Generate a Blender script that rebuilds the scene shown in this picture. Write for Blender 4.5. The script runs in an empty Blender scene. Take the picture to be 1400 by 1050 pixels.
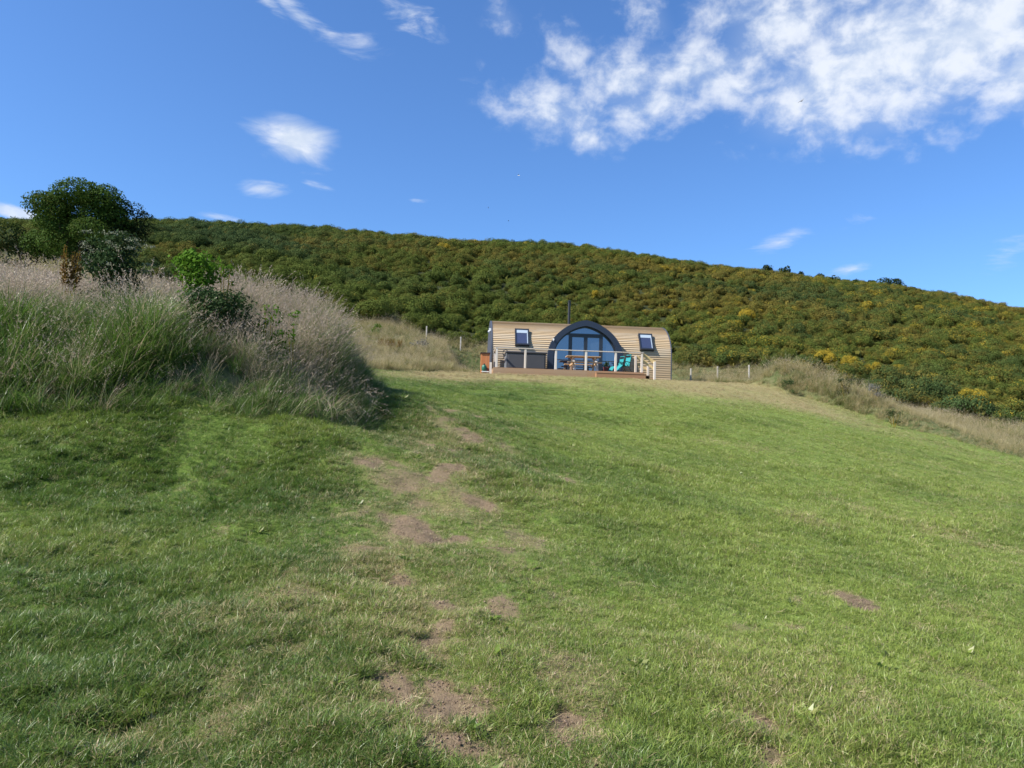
import bpy, math, random
import numpy as np
from mathutils import Vector, Matrix, Euler
random.seed(7)
RNG = np.random.default_rng(11)
R = math.radians
scene = bpy.context.scene
COL = scene.collection
PI = math.pi

# ------------------------------------------------------------------ camera
FPX = 1058.0                       # focal length in photo pixels (photo 1400 wide)
PITCH, ROLL = R(4.05), R(1.7)
EYE = np.array([0.0, 0.0, 1.6])
_f = np.array([0, math.cos(PITCH), math.sin(PITCH)])
_r0 = np.array([1.0, 0, 0]); _u0 = np.array([0, -math.sin(PITCH), math.cos(PITCH)])
_rt = math.cos(ROLL) * _r0 + math.sin(ROLL) * _u0
_up = -math.sin(ROLL) * _r0 + math.cos(ROLL) * _u0
def ray(px, py):
    return _f + (px - 700) / FPX * _rt - (py - 525) / FPX * _up
def P(px, py, d):
    v = ray(px, py)
    return EYE + v * (d / v[1])
def proj(pts):
    q = np.atleast_2d(pts) - EYE
    w = np.maximum(q @ _f, 1e-3)
    return 700 + FPX * (q @ _rt) / w, 525 - FPX * (q @ _up) / w
cam = bpy.data.cameras.new('camera'); cam_o = bpy.data.objects.new('camera', cam); COL.objects.link(cam_o)
M3 = Matrix(((_rt[0], _up[0], -_f[0]), (_rt[1], _up[1], -_f[1]), (_rt[2], _up[2], -_f[2])))
cam_o.matrix_world = Matrix.Translation(Vector(EYE)) @ M3.to_4x4()
cam.sensor_fit = 'HORIZONTAL'; cam.sensor_width = 36; cam.lens = 36 * FPX / 1400
cam.clip_start = 0.05; cam.clip_end = 5000
scene.camera = cam_o

# ------------------------------------------------------------------ numpy noise
def _hash(ix, iy, s):
    h = (ix.astype(np.int64) * 374761393 + iy.astype(np.int64) * 668265263 + s * 1442695041) & 0xffffffff
    h = ((h ^ (h >> 13)) * 1274126177) & 0xffffffff
    h = (h ^ (h >> 16)) & 0xffffffff
    return h / 4294967295.0
def vnoise(x, y, s=0):
    ix = np.floor(x); iy = np.floor(y); fx = x - ix; fy = y - iy
    fx = fx * fx * (3 - 2 * fx); fy = fy * fy * (3 - 2 * fy)
    a = _hash(ix, iy, s); b = _hash(ix + 1, iy, s); c = _hash(ix, iy + 1, s); d = _hash(ix + 1, iy + 1, s)
    return (a * (1 - fx) + b * fx) * (1 - fy) + (c * (1 - fx) + d * fx) * fy
def fbm(x, y, s=0, o=4):
    t = 0; a = 0.5; n = 0
    for k in range(o):
        t = t + a * vnoise(x, y, s + k * 17); n += a; x = x * 2.03 + 5.1; y = y * 2.03 - 3.7; a *= 0.5
    return t / n
def sstep(a, b, x):
    t = np.clip((x - a) / (b - a), 0, 1); return t * t * (3 - 2 * t)

# ------------------------------------------------------------------ terrain
def ctl():
    c = []
    for px, py, d in [
        (0,1050,2.9),(700,1050,3.1),(1400,1050,3.55),(700,800,5.5),(200,800,5.1),(1200,800,7.1),(700,650,9.5),(250,650,8.2),
        (1200,680,13.5),(1390,700,13),(0,660,7.4),(450,600,11.5),(700,570,18),(950,570,22),(1200,610,22),(1395,660,20),
        (560,530,23),(700,530,29),(900,540,31),(660,510,37),(780,516,37),(900,521,38.5),(560,507,33.5),(500,505,30),
        (1035,527,38),(1100,543,36),(1222,580,32),(1300,600,30),(1400,628,27),(0,562,8.8),(200,558,9.3),(430,572,10.2),(520,540,14),
        (500,442,47),(560,447,48),(600,465,48),(665,475,49),(580,480,41),(520,495,36),
        (790,495,50),(930,497,50),(1040,503,48),(1100,510,46),(1200,548,43),(1300,568,41),(1400,590,39)]:
        c.append(P(px, py, d))
    for px, py, d in [(-400,310,85),(0,322,92),(190,313,100),(350,315,103),(500,326,105),(640,338,107),(800,344,108),(950,368,108),
                      (1100,384,108),(1240,401,107),(1400,433,103),(1800,515,95)]:
        p = P(px, py, d); c.append(p)
        e = p * 1.0; e[:2] *= 1.45; e[2] += 2.5; c.append(e)
        e = p * 1.0; e[:2] *= 3.2; e[2] -= 6; c.append(e)
    c += [np.array(q, float) for q in [(0,0,0),(-3,0,.15),(3,0,-.15),(0,-5,-.45),(-8,1,.55),(8,1,-.6),(0,-22,-2.2),(-30,-10,.6),(30,-10,-3),
          (-10,16,3.0),(-13,25,5.0),(-22,30,7.2),(-24,42,9.6),(30,20,-.3),(45,40,2.0),(60,-40,-6),(-60,-40,-2),(0,-150,-10),(-150,0,6),(150,0,-14),
          (4,43,4.75),(9,43,4.85),(-150,-150,-6),(150,-150,-16)]]
    return np.array(c)
_C = ctl()
def _U(r2):
    return np.where(r2 > 1e-12, 0.5 * r2 * np.log(np.maximum(r2, 1e-12)), 0)
def _fit():
    n = len(_C); X = _C[:, :2] / 10
    K = _U(((X[:, None] - X[None]) ** 2).sum(-1)) + np.eye(n) * 0.004
    Q = np.hstack([np.ones((n, 1)), X]); A = np.zeros((n + 3, n + 3)); A[:n, :n] = K; A[:n, n:] = Q; A[n:, :n] = Q.T
    return X, np.linalg.solve(A, np.concatenate([_C[:, 2], np.zeros(3)]))
_X, _W = _fit()
def base_z(x, y):
    sh = np.shape(x); q = np.stack([np.ravel(x), np.ravel(y)], 1) / 10; out = np.empty(len(q))
    for i in range(0, len(q), 60000):
        b = q[i:i + 60000]
        out[i:i + 60000] = _U(((b[:, None] - _X[None]) ** 2).sum(-1)) @ _W[:-3] + _W[-3] + b @ _W[-2:]
    return out.reshape(sh)
def poly_sdf(poly, x, y):
    """distance to the polygon edge, positive inside"""
    x = np.asarray(x, float); y = np.asarray(y, float)
    d = np.full(x.shape, 1e9); ins = np.zeros(x.shape, bool); n = len(poly)
    for i in range(n):
        ax, ay = poly[i]; bx, by = poly[(i + 1) % n]
        t = np.clip(((x - ax) * (bx - ax) + (y - ay) * (by - ay)) / ((bx - ax) ** 2 + (by - ay) ** 2 + 1e-9), 0, 1)
        d = np.minimum(d, np.hypot(x - ax - t * (bx - ax), y - ay - t * (by - ay)))
        c = ((ay > y) != (by > y)) & (x < (bx - ax) * (y - ay) / (by - ay + 1e-12) + ax)
        ins ^= c
    return np.where(ins, d, -d)
def xy(px, py, d):
    p = P(px, py, d); return (p[0], p[1])
BANK = [xy(-260,566,8.4), xy(0,562,8.8), xy(200,558,9.3), xy(340,564,9.7), xy(440,572,10.3), xy(505,548,12.6), xy(520,530,15.2), (-3.5,19), (-4.7,24), (-6.3,28.5), (-11,29), (-18,20), (-18,8)]
RIDGE = [xy(1022,527,38.6), xy(1035,529,38), xy(1100,543,36), xy(1222,580,32), xy(1300,600,30), xy(1400,628,27), xy(1560,664,23), (33,29), (22.5,33.5), (17,39), (13.2,41.5)]
def bumps(x, y):
    s = poly_sdf(BANK, x, y)
    z = (0.85 + .10 * sstep(-5.8, -3.8, x)) * sstep(-0.1, 2.1 - .7 * sstep(-6, -4, x), s) * (0.55 + 0.9 * fbm(x * .75, y * .75, 5, 3)) * (1 - .45 * sstep(14, 20, y))
    s2 = poly_sdf(RIDGE, x, y)
    z = z + np.clip(1.45 - 0.22 * (x - 12.8), .10, 1.5) * sstep(-0.1, 2.0, s2)
    return z
POD_A = R(4.0); POD_O = P(672, 511, 39.0); POD_O[2] = 4.62
_pc, _ps = math.cos(POD_A), math.sin(POD_A)
def to_pod(x, y):
    dx, dy = x - POD_O[0], y - POD_O[1]
    return dx * _pc + dy * _ps, -dx * _ps + dy * _pc
def leftness(x, y):
    return 1 - sstep(-1.6, 2.4, x - .03 * y + (fbm(x * .4, y * .4, 15, 2) - .5) * 2)
def gz(x, y, rough=True):
    x = np.asarray(x, float); y = np.asarray(y, float)
    z = base_z(x, y) + bumps(x, y)
    r = np.hypot(x, y)
    if rough:
        z = z + (fbm(x * .55, y * .55, 3, 3) - .5) * .14 + (fbm(x * 2.2, y * 2.2, 9, 3) - .5) * (.07 + .09 * leftness(x, y)) * np.clip(14 / (r + 2), 0, 1)
    # level terrace under the pod and deck
    u, v = to_pod(x, y)
    e = np.maximum(np.maximum(-.6 - u, u - 9.6), np.maximum(-2.6 - v, v - 5.4))
    k = 1 - sstep(0, 2.2, e)
    return z * (1 - k) + 4.60 * k
_edge = np.array([(-60, 30), (-14, 21.0), xy(500,505,30), xy(560,507,33.5), xy(640,508,37), (0, 38.9), (1.5,40), (8,41), xy(917,523,40), xy(950,523,41), xy(1022,527,39), xy(1035,527,38),
                  xy(1100,543,36), xy(1222,580,32), xy(1300,600,30), xy(1400,628,27), xy(1560,664,23), (40, 20)])
def lawn_edge(x):
    return np.interp(x, _edge[:, 0], _edge[:, 1])
_gl = np.array([(-90, 40), (-40, 46), xy(300,430,46), xy(500,442,47), xy(560,447,48), xy(600,465,48), xy(665,475,48.5), xy(790,495,49.5), xy(930,497,49), xy(1040,503,47),
                xy(1100,510,45), xy(1200,548,42.5), xy(1300,568,40.5), xy(1400,590,38.5), xy(1560,620,36), (60, 30)])
def gorse_edge(x):
    return np.interp(x, _gl[:, 0], _gl[:, 1])
# bare-earth and worn patches on the lawn (photo px centre, radii, tilt, strength)
PATCH = [(565,722,45,15,22,1.2),(545,735,30,14,20,.6),(505,632,38,9,8,.85),(545,636,30,9,14,.7),(560,665,75,30,10,.68),(600,578,20,7,25,.6),(640,598,30,9,20,.85),(690,612,24,8,15,.8),
         (660,690,34,10,15,.9),(775,656,22,6,14,.8),(720,740,46,14,20,.62),(620,700,50,16,15,.5),(850,800,22,7,15,.5),(1165,820,46,8,22,1.2),(1125,810,14,5,15,.7),(1085,858,16,6,10,.7),
         (395,840,34,9,4,.5),(610,962,90,36,12,1.15),(640,1022,85,26,10,1.05),(560,1000,40,16,0,.6),(770,985,28,30,-35,1.4),(800,1008,40,9,12,.7),(1035,985,38,13,34,1.15),(1052,1035,32,20,40,1.35),
         (1330,930,60,12,24,.45),(590,560,14,5,30,.6),(700,760,60,14,30,.42),(800,840,70,16,30,.35),(1090,820,10,8,0,.6),(470,622,30,7,-5,.5),(735,645,15,5,10,.5),(905,610,22,4,8,.35),(440,545,40,6,5,.4)]
def bare(x, y, z):
    px, py = proj(np.stack([np.ravel(x), np.ravel(y), np.ravel(z)], 1)); px = px.reshape(np.shape(x)); py = py.reshape(np.shape(x))
    n = fbm(px / 26, py / 13, 21, 4) - .5; m = np.zeros(np.shape(x))
    for cx, cy, rx, ry, a, s in PATCH:
        ca, sa = math.cos(R(a)), math.sin(R(a)); dx, dy = px - cx, py - cy
        u = (dx * ca + dy * sa) / rx; v = (-dx * sa + dy * ca) / ry
        m = np.maximum(m, s * np.clip(1.35 - np.sqrt(u * u + v * v) + n * 1.7, 0, 1))
    x = np.asarray(x); y = np.asarray(y)
    # scuffed strip walked between the bank and the lawn, and small scuffs everywhere
    strip = np.exp(-((x + .35 + .03 * y) / 1.25) ** 2) * sstep(1.8, 3.2, y) * (1 - sstep(13, 19, y))
    sc = fbm(x * 2.6, y * 2.2, 23, 4)
    m = np.maximum(m, .85 * strip * sstep(.57, .74, sc)); m = np.maximum(m, .5 * sstep(.72, .82, fbm(x * 3.3 + 9, y * 2.8, 24, 4)))
    return np.where(y > 1.5, m, 0)
def dryness(x, y):
    """0 fresh green .. 1 straw, on the lawn"""
    e = lawn_edge(x) - y
    d = .9 * (1 - sstep(2.5, 14, e + (fbm(x * .25, y * .25, 31, 3) - .5) * 9)) * (1 - .85 * sstep(11, 17, x)) * sstep(-7, -3, x) + .16 * sstep(0, 9, x) * fbm(x * .7, y * .7, 33, 3)
    d = np.maximum(d, .38 * (1 - .8 * leftness(x, y)) * sstep(.58, .80, fbm(x * .8 + 3, y * .5, 41, 4)))
    wx = x - (-.6 - .02 * y)                                   # worn strip up the middle
    d = np.maximum(d, .40 * np.exp(-(wx / 1.0) ** 2) * sstep(2, 5, y) * (1 - sstep(11, 16, y)) * (.3 + 1.2 * fbm(x * 2, y * 2, 8, 3)))
    return np.clip(d, 0, 1)

# ------------------------------------------------------------------ objects
def tag(o, label=None, cat=None, group=None, kind=None):
    if label: o['label'] = label
    if cat: o['category'] = cat
    if group: o['group'] = group
    if kind: o['kind'] = kind
    return o
def empty(name, loc, rz=0):
    o = bpy.data.objects.new(name, None); COL.objects.link(o); o.location = Vector(loc); o.rotation_euler = (0, 0, rz)
    o.empty_display_size = .2; return o
def mesh_np(name, V, F, mat, link=True, attrs=None, smooth=False):
    """V (n,3); F list of (m,k) index arrays"""
    me = bpy.data.meshes.new(name)
    F = [np.asarray(f, np.int32) for f in (F if isinstance(F, list) else [F]) if len(f)]
    me.vertices.add(len(V)); me.vertices.foreach_set('co', np.asarray(V, np.float32).ravel())
    nl = sum(f.size for f in F); nf = sum(len(f) for f in F)
    me.loops.add(nl); me.polygons.add(nf)
    me.loops.foreach_set('vertex_index', np.concatenate([f.ravel() for f in F]))
    tot = np.concatenate([np.full(len(f), f.shape[1], np.int32) for f in F])
    me.polygons.foreach_set('loop_start', np.concatenate([[0], np.cumsum(tot)[:-1]]).astype(np.int32))
    if smooth: me.polygons.foreach_set('use_smooth', np.ones(nf, bool))
    for k, v in (attrs or {}).items():
        v = np.asarray(v, np.float32)
        if v.ndim == 1:
            a = me.attributes.new(k, 'FLOAT', 'POINT'); a.data.foreach_set('value', v)
        else:
            a = me.attributes.new(k, 'FLOAT_COLOR', 'POINT'); a.data.foreach_set('color', np.hstack([v, np.ones((len(v), 4 - v.shape[1]))]).astype(np.float32).ravel())
    me.update(calc_edges=True); me.validate()
    if mat: me.materials.append(mat)
    o = bpy.data.objects.new(name, me)
    if link: COL.objects.link(o)
    return o
class MB:
    """collects hard-surface pieces, links them as ONE mesh object"""
    def __init__(s): s.v = []; s.f = []; s.rnd = []
    def add(s, V, F, r=None):
        b = len(s.v); s.v += [tuple(p) for p in V]; s.f += [[b + i for i in f] for f in F]
        s.rnd += [random.random() if r is None else r] * len(V)
    def box(s, x0, x1, y0, y1, z0, z1, r=None):
        V = [(x0,y0,z0),(x1,y0,z0),(x1,y1,z0),(x0,y1,z0),(x0,y0,z1),(x1,y0,z1),(x1,y1,z1),(x0,y1,z1)]
        s.add(V, [(0,3,2,1),(4,5,6,7),(0,1,5,4),(1,2,6,5),(2,3,7,6),(3,0,4,7)], r)
    def beam(s, a, b, w, h, upv=(0, 0, 1), r=None):
        a = Vector(a); b = Vector(b); d = (b - a).normalized(); u = Vector(upv); sd = d.cross(u).normalized(); u = sd.cross(d)
        V = []
        for p in (a, b):
            for i, j in ((-1,-1),(1,-1),(1,1),(-1,1)): V.append(p + sd * (i * w / 2) + u * (j * h / 2))
        s.add(V, [(0,1,2,3),(7,6,5,4),(0,4,5,1),(1,5,6,2),(2,6,7,3),(3,7,4,0)], r)
    def tube(s, pts, r0, n=8, r1=None, rr=None):
        pts = [Vector(p) for p in pts]; V = []; F = []; m = len(pts)
        for k, p in enumerate(pts):
            d = (pts[min(k + 1, m - 1)] - pts[max(k - 1, 0)]).normalized()
            u = d.cross(Vector((0, 0, 1)) if abs(d.z) < .9 else Vector((1, 0, 0))).normalized(); w = d.cross(u)
            rad = r0 if r1 is None else r0 + (r1 - r0) * k / (m - 1)
            for i in range(n):
                a = 2 * PI * i / n; V.append(p + (u * math.cos(a) + w * math.sin(a)) * rad)
        for k in range(m - 1):
            for i in range(n): F.append((k*n+i, k*n+(i+1)%n, (k+1)*n+(i+1)%n, (k+1)*n+i))
        F += [tuple(range(n))[::-1], tuple(range((m-1)*n, m*n))]
        s.add(V, F, rr)
    def lathe(s, c, prof, n=16, r=None):
        V = []; F = []; m = len(prof)
        for (q, z) in prof:
            for i in range(n): V.append((c[0] + q * math.cos(2*PI*i/n), c[1] + q * math.sin(2*PI*i/n), c[2] + z))
        for k in range(m - 1):
            for i in range(n): F.append((k*n+i, k*n+(i+1)%n, (k+1)*n+(i+1)%n, (k+1)*n+i))
        F += [tuple(range(n))[::-1], tuple(range((m-1)*n, m*n))]
        s.add(V, F, r)
    def build(s, name, mat, parent=None, bevel=0, smooth=False):
        me = bpy.data.meshes.new(name); me.from_pydata(s.v, [], s.f); me.validate()
        a = me.attributes.new('brd', 'FLOAT', 'POINT'); a.data.foreach_set('value', np.array(s.rnd, np.float32))
        if smooth: me.polygons.foreach_set('use_smooth', np.ones(len(me.polygons), bool))
        me.materials.append(mat); o = bpy.data.objects.new(name, me); COL.objects.link(o)
        if parent: o.parent = parent
        if bevel:
            b = o.modifiers.new('bevel', 'BEVEL'); b.width = bevel; b.segments = 2; b.limit_method = 'ANGLE'
        if smooth:
            pass
        return o

# ------------------------------------------------------------------ materials
def new_mat(name):
    m = bpy.data.materials.new(name); m.use_nodes = True; nt = m.node_tree; nt.nodes.clear()
    return m, nt, (lambda t, **k: _nd(nt, t, **k))
def _nd(nt, t, ins=None, **k):
    n = nt.nodes.new(t)
    for a, v in k.items(): setattr(n, a, v)
    for a, v in (ins or {}).items():
        s = n.inputs[a]
        if hasattr(v, 'is_linked') or hasattr(v, 'links'): nt.links.new(v, s)
        else:
            if isinstance(v, tuple) and len(v) == 3 and s.type == 'RGBA': v = v + (1,)
            s.default_value = v
    return n
def mixc(N, f, a, b, bt='MIX'):
    n = N('ShaderNodeMix', data_type='RGBA', blend_type=bt, clamp_factor=True)
    nt = n.id_data
    for i, v in ((0, f), (6, a), (7, b)):
        if hasattr(v, 'links'): nt.links.new(v, n.inputs[i])
        else: n.inputs[i].default_value = (v + (1,) if isinstance(v, tuple) and len(v) == 3 else v)
    return n.outputs[2]
def math_(N, op, a, b=None, c=None, clamp=False):
    n = N('ShaderNodeMath', operation=op, use_clamp=clamp); nt = n.id_data
    for i, v in enumerate((a, b, c)):
        if v is None: continue
        if hasattr(v, 'links'): nt.links.new(v, n.inputs[i])
        else: n.inputs[i].default_value = v
    return n.outputs[0]
def ramp(N, fac, lo, hi, a=0.0, b=1.0):
    n = N('ShaderNodeMapRange', interpolation_type='SMOOTHSTEP'); nt = n.id_data
    nt.links.new(fac, n.inputs[0]); n.inputs[1].default_value = lo; n.inputs[2].default_value = hi; n.inputs[3].default_value = a; n.inputs[4].default_value = b
    return n.outputs[0]
def noise(N, vec, scale, detail=4, rough=.55, dist=0):
    return N('ShaderNodeTexNoise', ins={'Vector': vec, 'Scale': scale, 'Detail': detail, 'Roughness': rough, 'Distortion': dist}).outputs['Fac']
def out(N, nt, sh, disp=None):
    o = N('ShaderNodeOutputMaterial'); nt.links.new(sh, o.inputs[0])
def attr(N, name, typ='GEOMETRY'):
    return N('ShaderNodeAttribute', attribute_name=name, attribute_type=typ)
def simple(name, col, rough=.5, metal=0, spec=.5, var=.12, scale=6, stretch=(1, 1, 1), bump=0):
    m, nt, N = new_mat(name)
    tc = N('ShaderNodeTexCoord').outputs['Object']
    mp = N('ShaderNodeMapping', ins={'Vector': tc, 'Scale': stretch}).outputs[0]
    n = noise(N, mp, scale, 5)
    b = attr(N, 'brd').outputs['Fac']
    f = math_(N, 'ADD', math_(N, 'MULTIPLY', n, .6), math_(N, 'MULTIPLY', b, .4))
    lo = tuple(c * (1 - var * 2) for c in col); hi = tuple(min(1, c * (1 + var * 2)) for c in col)
    c = mixc(N, f, lo, hi)
    p = N('ShaderNodeBsdfPrincipled', ins={'Base Color': c, 'Roughness': rough, 'Metallic': metal, 'Specular IOR Level': spec})
    if bump:
        bn = N('ShaderNodeBump', ins={'Strength': bump, 'Distance': .02, 'Height': n}); nt.links.new(bn.outputs[0], p.inputs['Normal'])
    out(N, nt, p.outputs[0]); return m
def leaf_mat(name, cols, transl=.35, rough=.5, spec=.3, tint_col=None, tint2=None, tint3=None):
    """cols: two colours mixed by a per-leaf random and a per-plant random; tints by instance attributes"""
    m, nt, N = new_mat(name)
    ca = attr(N, 'col'); sep = N('ShaderNodeSeparateColor', ins={0: ca.outputs['Color']})
    t, br, fl = sep.outputs[0], sep.outputs[1], sep.outputs[2]
    oi = N('ShaderNodeObjectInfo').outputs['Random']
    f = math_(N, 'ADD', math_(N, 'MULTIPLY', br, .6), math_(N, 'MULTIPLY', oi, .4))
    c = mixc(N, f, cols[0], cols[1])
    return m, nt, N, c, t, br, fl, oi
def finish_leaf(m, nt, N, c, transl, rough, spec):
    p = N('ShaderNodeBsdfPrincipled', ins={'Base Color': c, 'Roughness': rough, 'Specular IOR Level': spec})
    tr = N('ShaderNodeBsdfTranslucent', ins={'Color': c})
    mx = N('ShaderNodeMixShader', ins={0: transl, 1: p.outputs[0], 2: tr.outputs[0]})
    out(N, nt, mx.outputs[0]); return m
def grass_mat(name, g0, g1, straw, seed=(0.40, 0.30, 0.22), transl=.35, rough=.45, spec=.35, lush_shade=None):
    m, nt, N, c, t, br, fl, oi = leaf_mat(name, (g0, g1))
    if lush_shade: c = mixc(N, math_(N, 'MULTIPLY', attr(N, 'lush_shade', 'INSTANCER').outputs['Fac'], .8), c, lush_shade)
    dry = attr(N, 'dry', 'INSTANCER').outputs['Fac']
    # a blade is straw-coloured when its own random number falls below the clump's dryness
    k = ramp(N, math_(N, 'SUBTRACT', dry, br), -.18, .18)
    c = mixc(N, k, c, straw)
    c = mixc(N, fl, c, seed)
    return finish_leaf(m, nt, N, c, transl, rough, spec)
def bush_mat(name, g0, g1, flower=(0.50, 0.32, 0.02), brown=(0.12, 0.085, 0.025), transl=.2):
    m, nt, N, c, t, br, fl, oi = leaf_mat(name, (g0, g1))
    hue = attr(N, 'hue', 'INSTANCER').outputs['Fac']; flw = attr(N, 'flw', 'INSTANCER').outputs['Fac']; brn = attr(N, 'brn', 'INSTANCER').outputs['Fac']
    c = mixc(N, hue, c, (0.028, 0.062, 0.03))
    c = mixc(N, ramp(N, math_(N, 'SUBTRACT', brn, br), -.3, .3), c, brown)
    c = mixc(N, ramp(N, math_(N, 'SUBTRACT', flw, fl), -.06, .06), c, flower)
    return finish_leaf(m, nt, N, c, transl, .75, .06)

# ================================================================== ground sheet
def ground():
    a_in = np.arange(-52, 52.01, .22); a_out = np.arange(55, 305.1, 3.0)
    ang = np.radians(np.concatenate([a_in, a_out])); na = len(ang)
    rr = [.35]
    while rr[-1] < 420: rr.append(rr[-1] * (1.0105 if 1.5 < rr[-1] < 60 else 1.03))
    rr = np.array(rr); nr = len(rr)
    A, Q = np.meshgrid(ang, rr); x = Q * np.sin(A); y = Q * np.cos(A); z = gz(x, y)
    V = np.stack([x.ravel(), y.ravel(), z.ravel()], 1)
    i = np.arange(nr - 1)[:, None] * na; j = np.arange(na)[None]; j2 = (j + 1) % na
    F = np.stack([i + j, i + na + j, i + na + j2, i + j2], -1).reshape(-1, 4)[:, ::-1]
    V = np.vstack([V, [0, 0, float(gz(np.array([0.]), np.array([0.]))[0])]]); c = len(V) - 1
    T = np.stack([np.full(na, c), np.arange(na), (np.arange(na) + 1) % na], 1)[:, ::-1]
    xx, yy = V[:, 0], V[:, 1]
    b = bare(xx, yy, V[:, 2])
    s = np.maximum(poly_sdf(BANK, xx, yy), poly_sdf(RIDGE, xx, yy))
    e = yy - lawn_edge(xx); gl = yy - gorse_edge(xx)
    wob = (fbm(xx * .8, yy * .8, 77, 3) - .5) * 1.2
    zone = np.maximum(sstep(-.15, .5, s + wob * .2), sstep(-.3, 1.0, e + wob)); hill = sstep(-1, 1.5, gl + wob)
    return mesh_np('lawn_ground', V, [F, T], mat_ground(), attrs={'bare': b * (1 - zone), 'dry': dryness(xx, yy), 'lush_shade': leftness(xx, yy), 'zone': zone, 'hill': hill}, smooth=True)
def mat_ground():
    m, nt, N = new_mat('ground')
    pos = N('ShaderNodeNewGeometry').outputs['Position']
    n1 = noise(N, pos, .7, 5); n2 = noise(N, pos, 6, 6, .65); n3 = noise(N, pos, 45, 5, .7); n4 = noise(N, pos, .16, 3)
    fine = noise(N, N('ShaderNodeMapping', ins={'Vector': pos, 'Rotation': (0, 0, R(28)), 'Scale': (1, .35, 1)}).outputs[0], 22, 6, .75)
    g = mixc(N, ramp(N, n1, .3, .7), (.075, .122, .018), (.140, .190, .038))
    g = mixc(N, ramp(N, n2, .35, .7), g, (.095, .13, .034))
    g = mixc(N, ramp(N, fine, .45, .62), g, (.19, .24, .058))
    g = mixc(N, math_(N, 'MULTIPLY', attr(N, 'lush_shade').outputs['Fac'], .55), g, (.048, .090, .013))  # painted shade: darker green laid over the left part of the lawn
    dry = attr(N, 'dry').outputs['Fac']
    k = math_(N, 'ADD', dry, math_(N, 'MULTIPLY', math_(N, 'SUBTRACT', n2, .5), .9))
    g = mixc(N, ramp(N, k, .15, 1.0), g, (.22, .19, .085))
    soil = mixc(N, ramp(N, n3, .3, .75), (.118, .084, .050), (.235, .170, .112))
    b = attr(N, 'bare').outputs['Fac']
    n5 = noise(N, pos, 140, 4, .7)
    kb = math_(N, 'ADD', math_(N, 'ADD', b, math_(N, 'MULTIPLY', math_(N, 'SUBTRACT', n3, .5), 1.0)), math_(N, 'MULTIPLY', math_(N, 'SUBTRACT', n5, .5), .6))
    soil = mixc(N, ramp(N, n5, .4, .62), soil, (.17, .125, .075)); soil = mixc(N, ramp(N, n2, .5, .7), soil, (.085, .075, .035))
    g = mixc(N, ramp(N, kb, .2, .85), g, soil)
    rough = mixc(N, ramp(N, n2, .3, .7), (.045, .07, .018), (.12, .115, .055))
    g = mixc(N, attr(N, 'zone').outputs['Fac'], g, rough)
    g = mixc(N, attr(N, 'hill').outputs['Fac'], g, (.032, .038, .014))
    p = N('ShaderNodeBsdfPrincipled', ins={'Base Color': g, 'Roughness': .95, 'Specular IOR Level': .1})
    h = math_(N, 'ADD', math_(N, 'MULTIPLY', n3, .5), math_(N, 'MULTIPLY', fine, .8))
    bn = N('ShaderNodeBump', ins={'Strength': .7, 'Distance': .03, 'Height': h}); nt.links.new(bn.outputs[0], p.inputs['Normal'])
    out(N, nt, p.outputs[0]); return m
tag(ground(), kind='structure')

# ================================================================== plant geometry
def blades(n, L, w, spread, lean, curl, seg=2, fl=0.0, bias=0.0, seed=0, tipw=0.0):
    """n grass blades as (V,F,col). L,lean,curl are (lo,hi) ranges; col = (t, per-blade random, flower flag)"""
    g = np.random.default_rng(seed)
    rad = spread * np.sqrt(g.random(n)); th = g.random(n) * 2 * PI
    p = np.stack([rad * np.cos(th), rad * np.sin(th), np.zeros(n)], 1)
    az = g.random(n) * 2 * PI
    le = g.uniform(*L, n); l0 = g.uniform(*lean, n); cu = g.uniform(*curl, n); br = g.random(n)
    d = np.stack([np.cos(az), np.sin(az), np.zeros(n)], 1); d[:, 0] += bias; d /= np.linalg.norm(d, axis=1)[:, None] + 1e-6
    tw = az + PI / 2 + g.uniform(-.7, .7, n); sd = np.stack([np.cos(tw), np.sin(tw), np.zeros(n)], 1)
    V = np.zeros((n, seg * 2 + 1, 3)); C = np.zeros((n, seg * 2 + 1, 3)); q = p.copy(); ends = [q.copy()]
    for k in range(seg + 1):
        t = k / seg
        wd = w * (1 - .75 * t ** 1.5)
        if k < seg:
            V[:, 2*k] = q - sd * wd / 2; V[:, 2*k+1] = q + sd * wd / 2; C[:, 2*k:2*k+2, 0] = t
            a = l0 + cu * (t + .5 / seg)
            q = q + (d * np.sin(a)[:, None] + np.array([0, 0, 1]) * np.cos(a)[:, None]) * (le / seg)[:, None]; ends.append(q.copy())
        else:
            V[:, 2*seg] = q; C[:, 2*seg, 0] = 1
    C[:, :, 1] = br[:, None]; C[:, :, 2] = fl
    b = np.arange(n)[:, None] * (2*seg+1)
    Q = np.concatenate([np.stack([b+2*k, b+2*k+1, b+2*k+3, b+2*k+2], -1).reshape(-1, 4) for k in range(seg - 1)]) if seg > 1 else np.zeros((0, 4), int)
    T = np.stack([b+2*seg-2, b+2*seg-1, b+2*seg], -1).reshape(-1, 3)
    return V.reshape(-1, 3), [Q, T], C.reshape(-1, 3), ends, br
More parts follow.
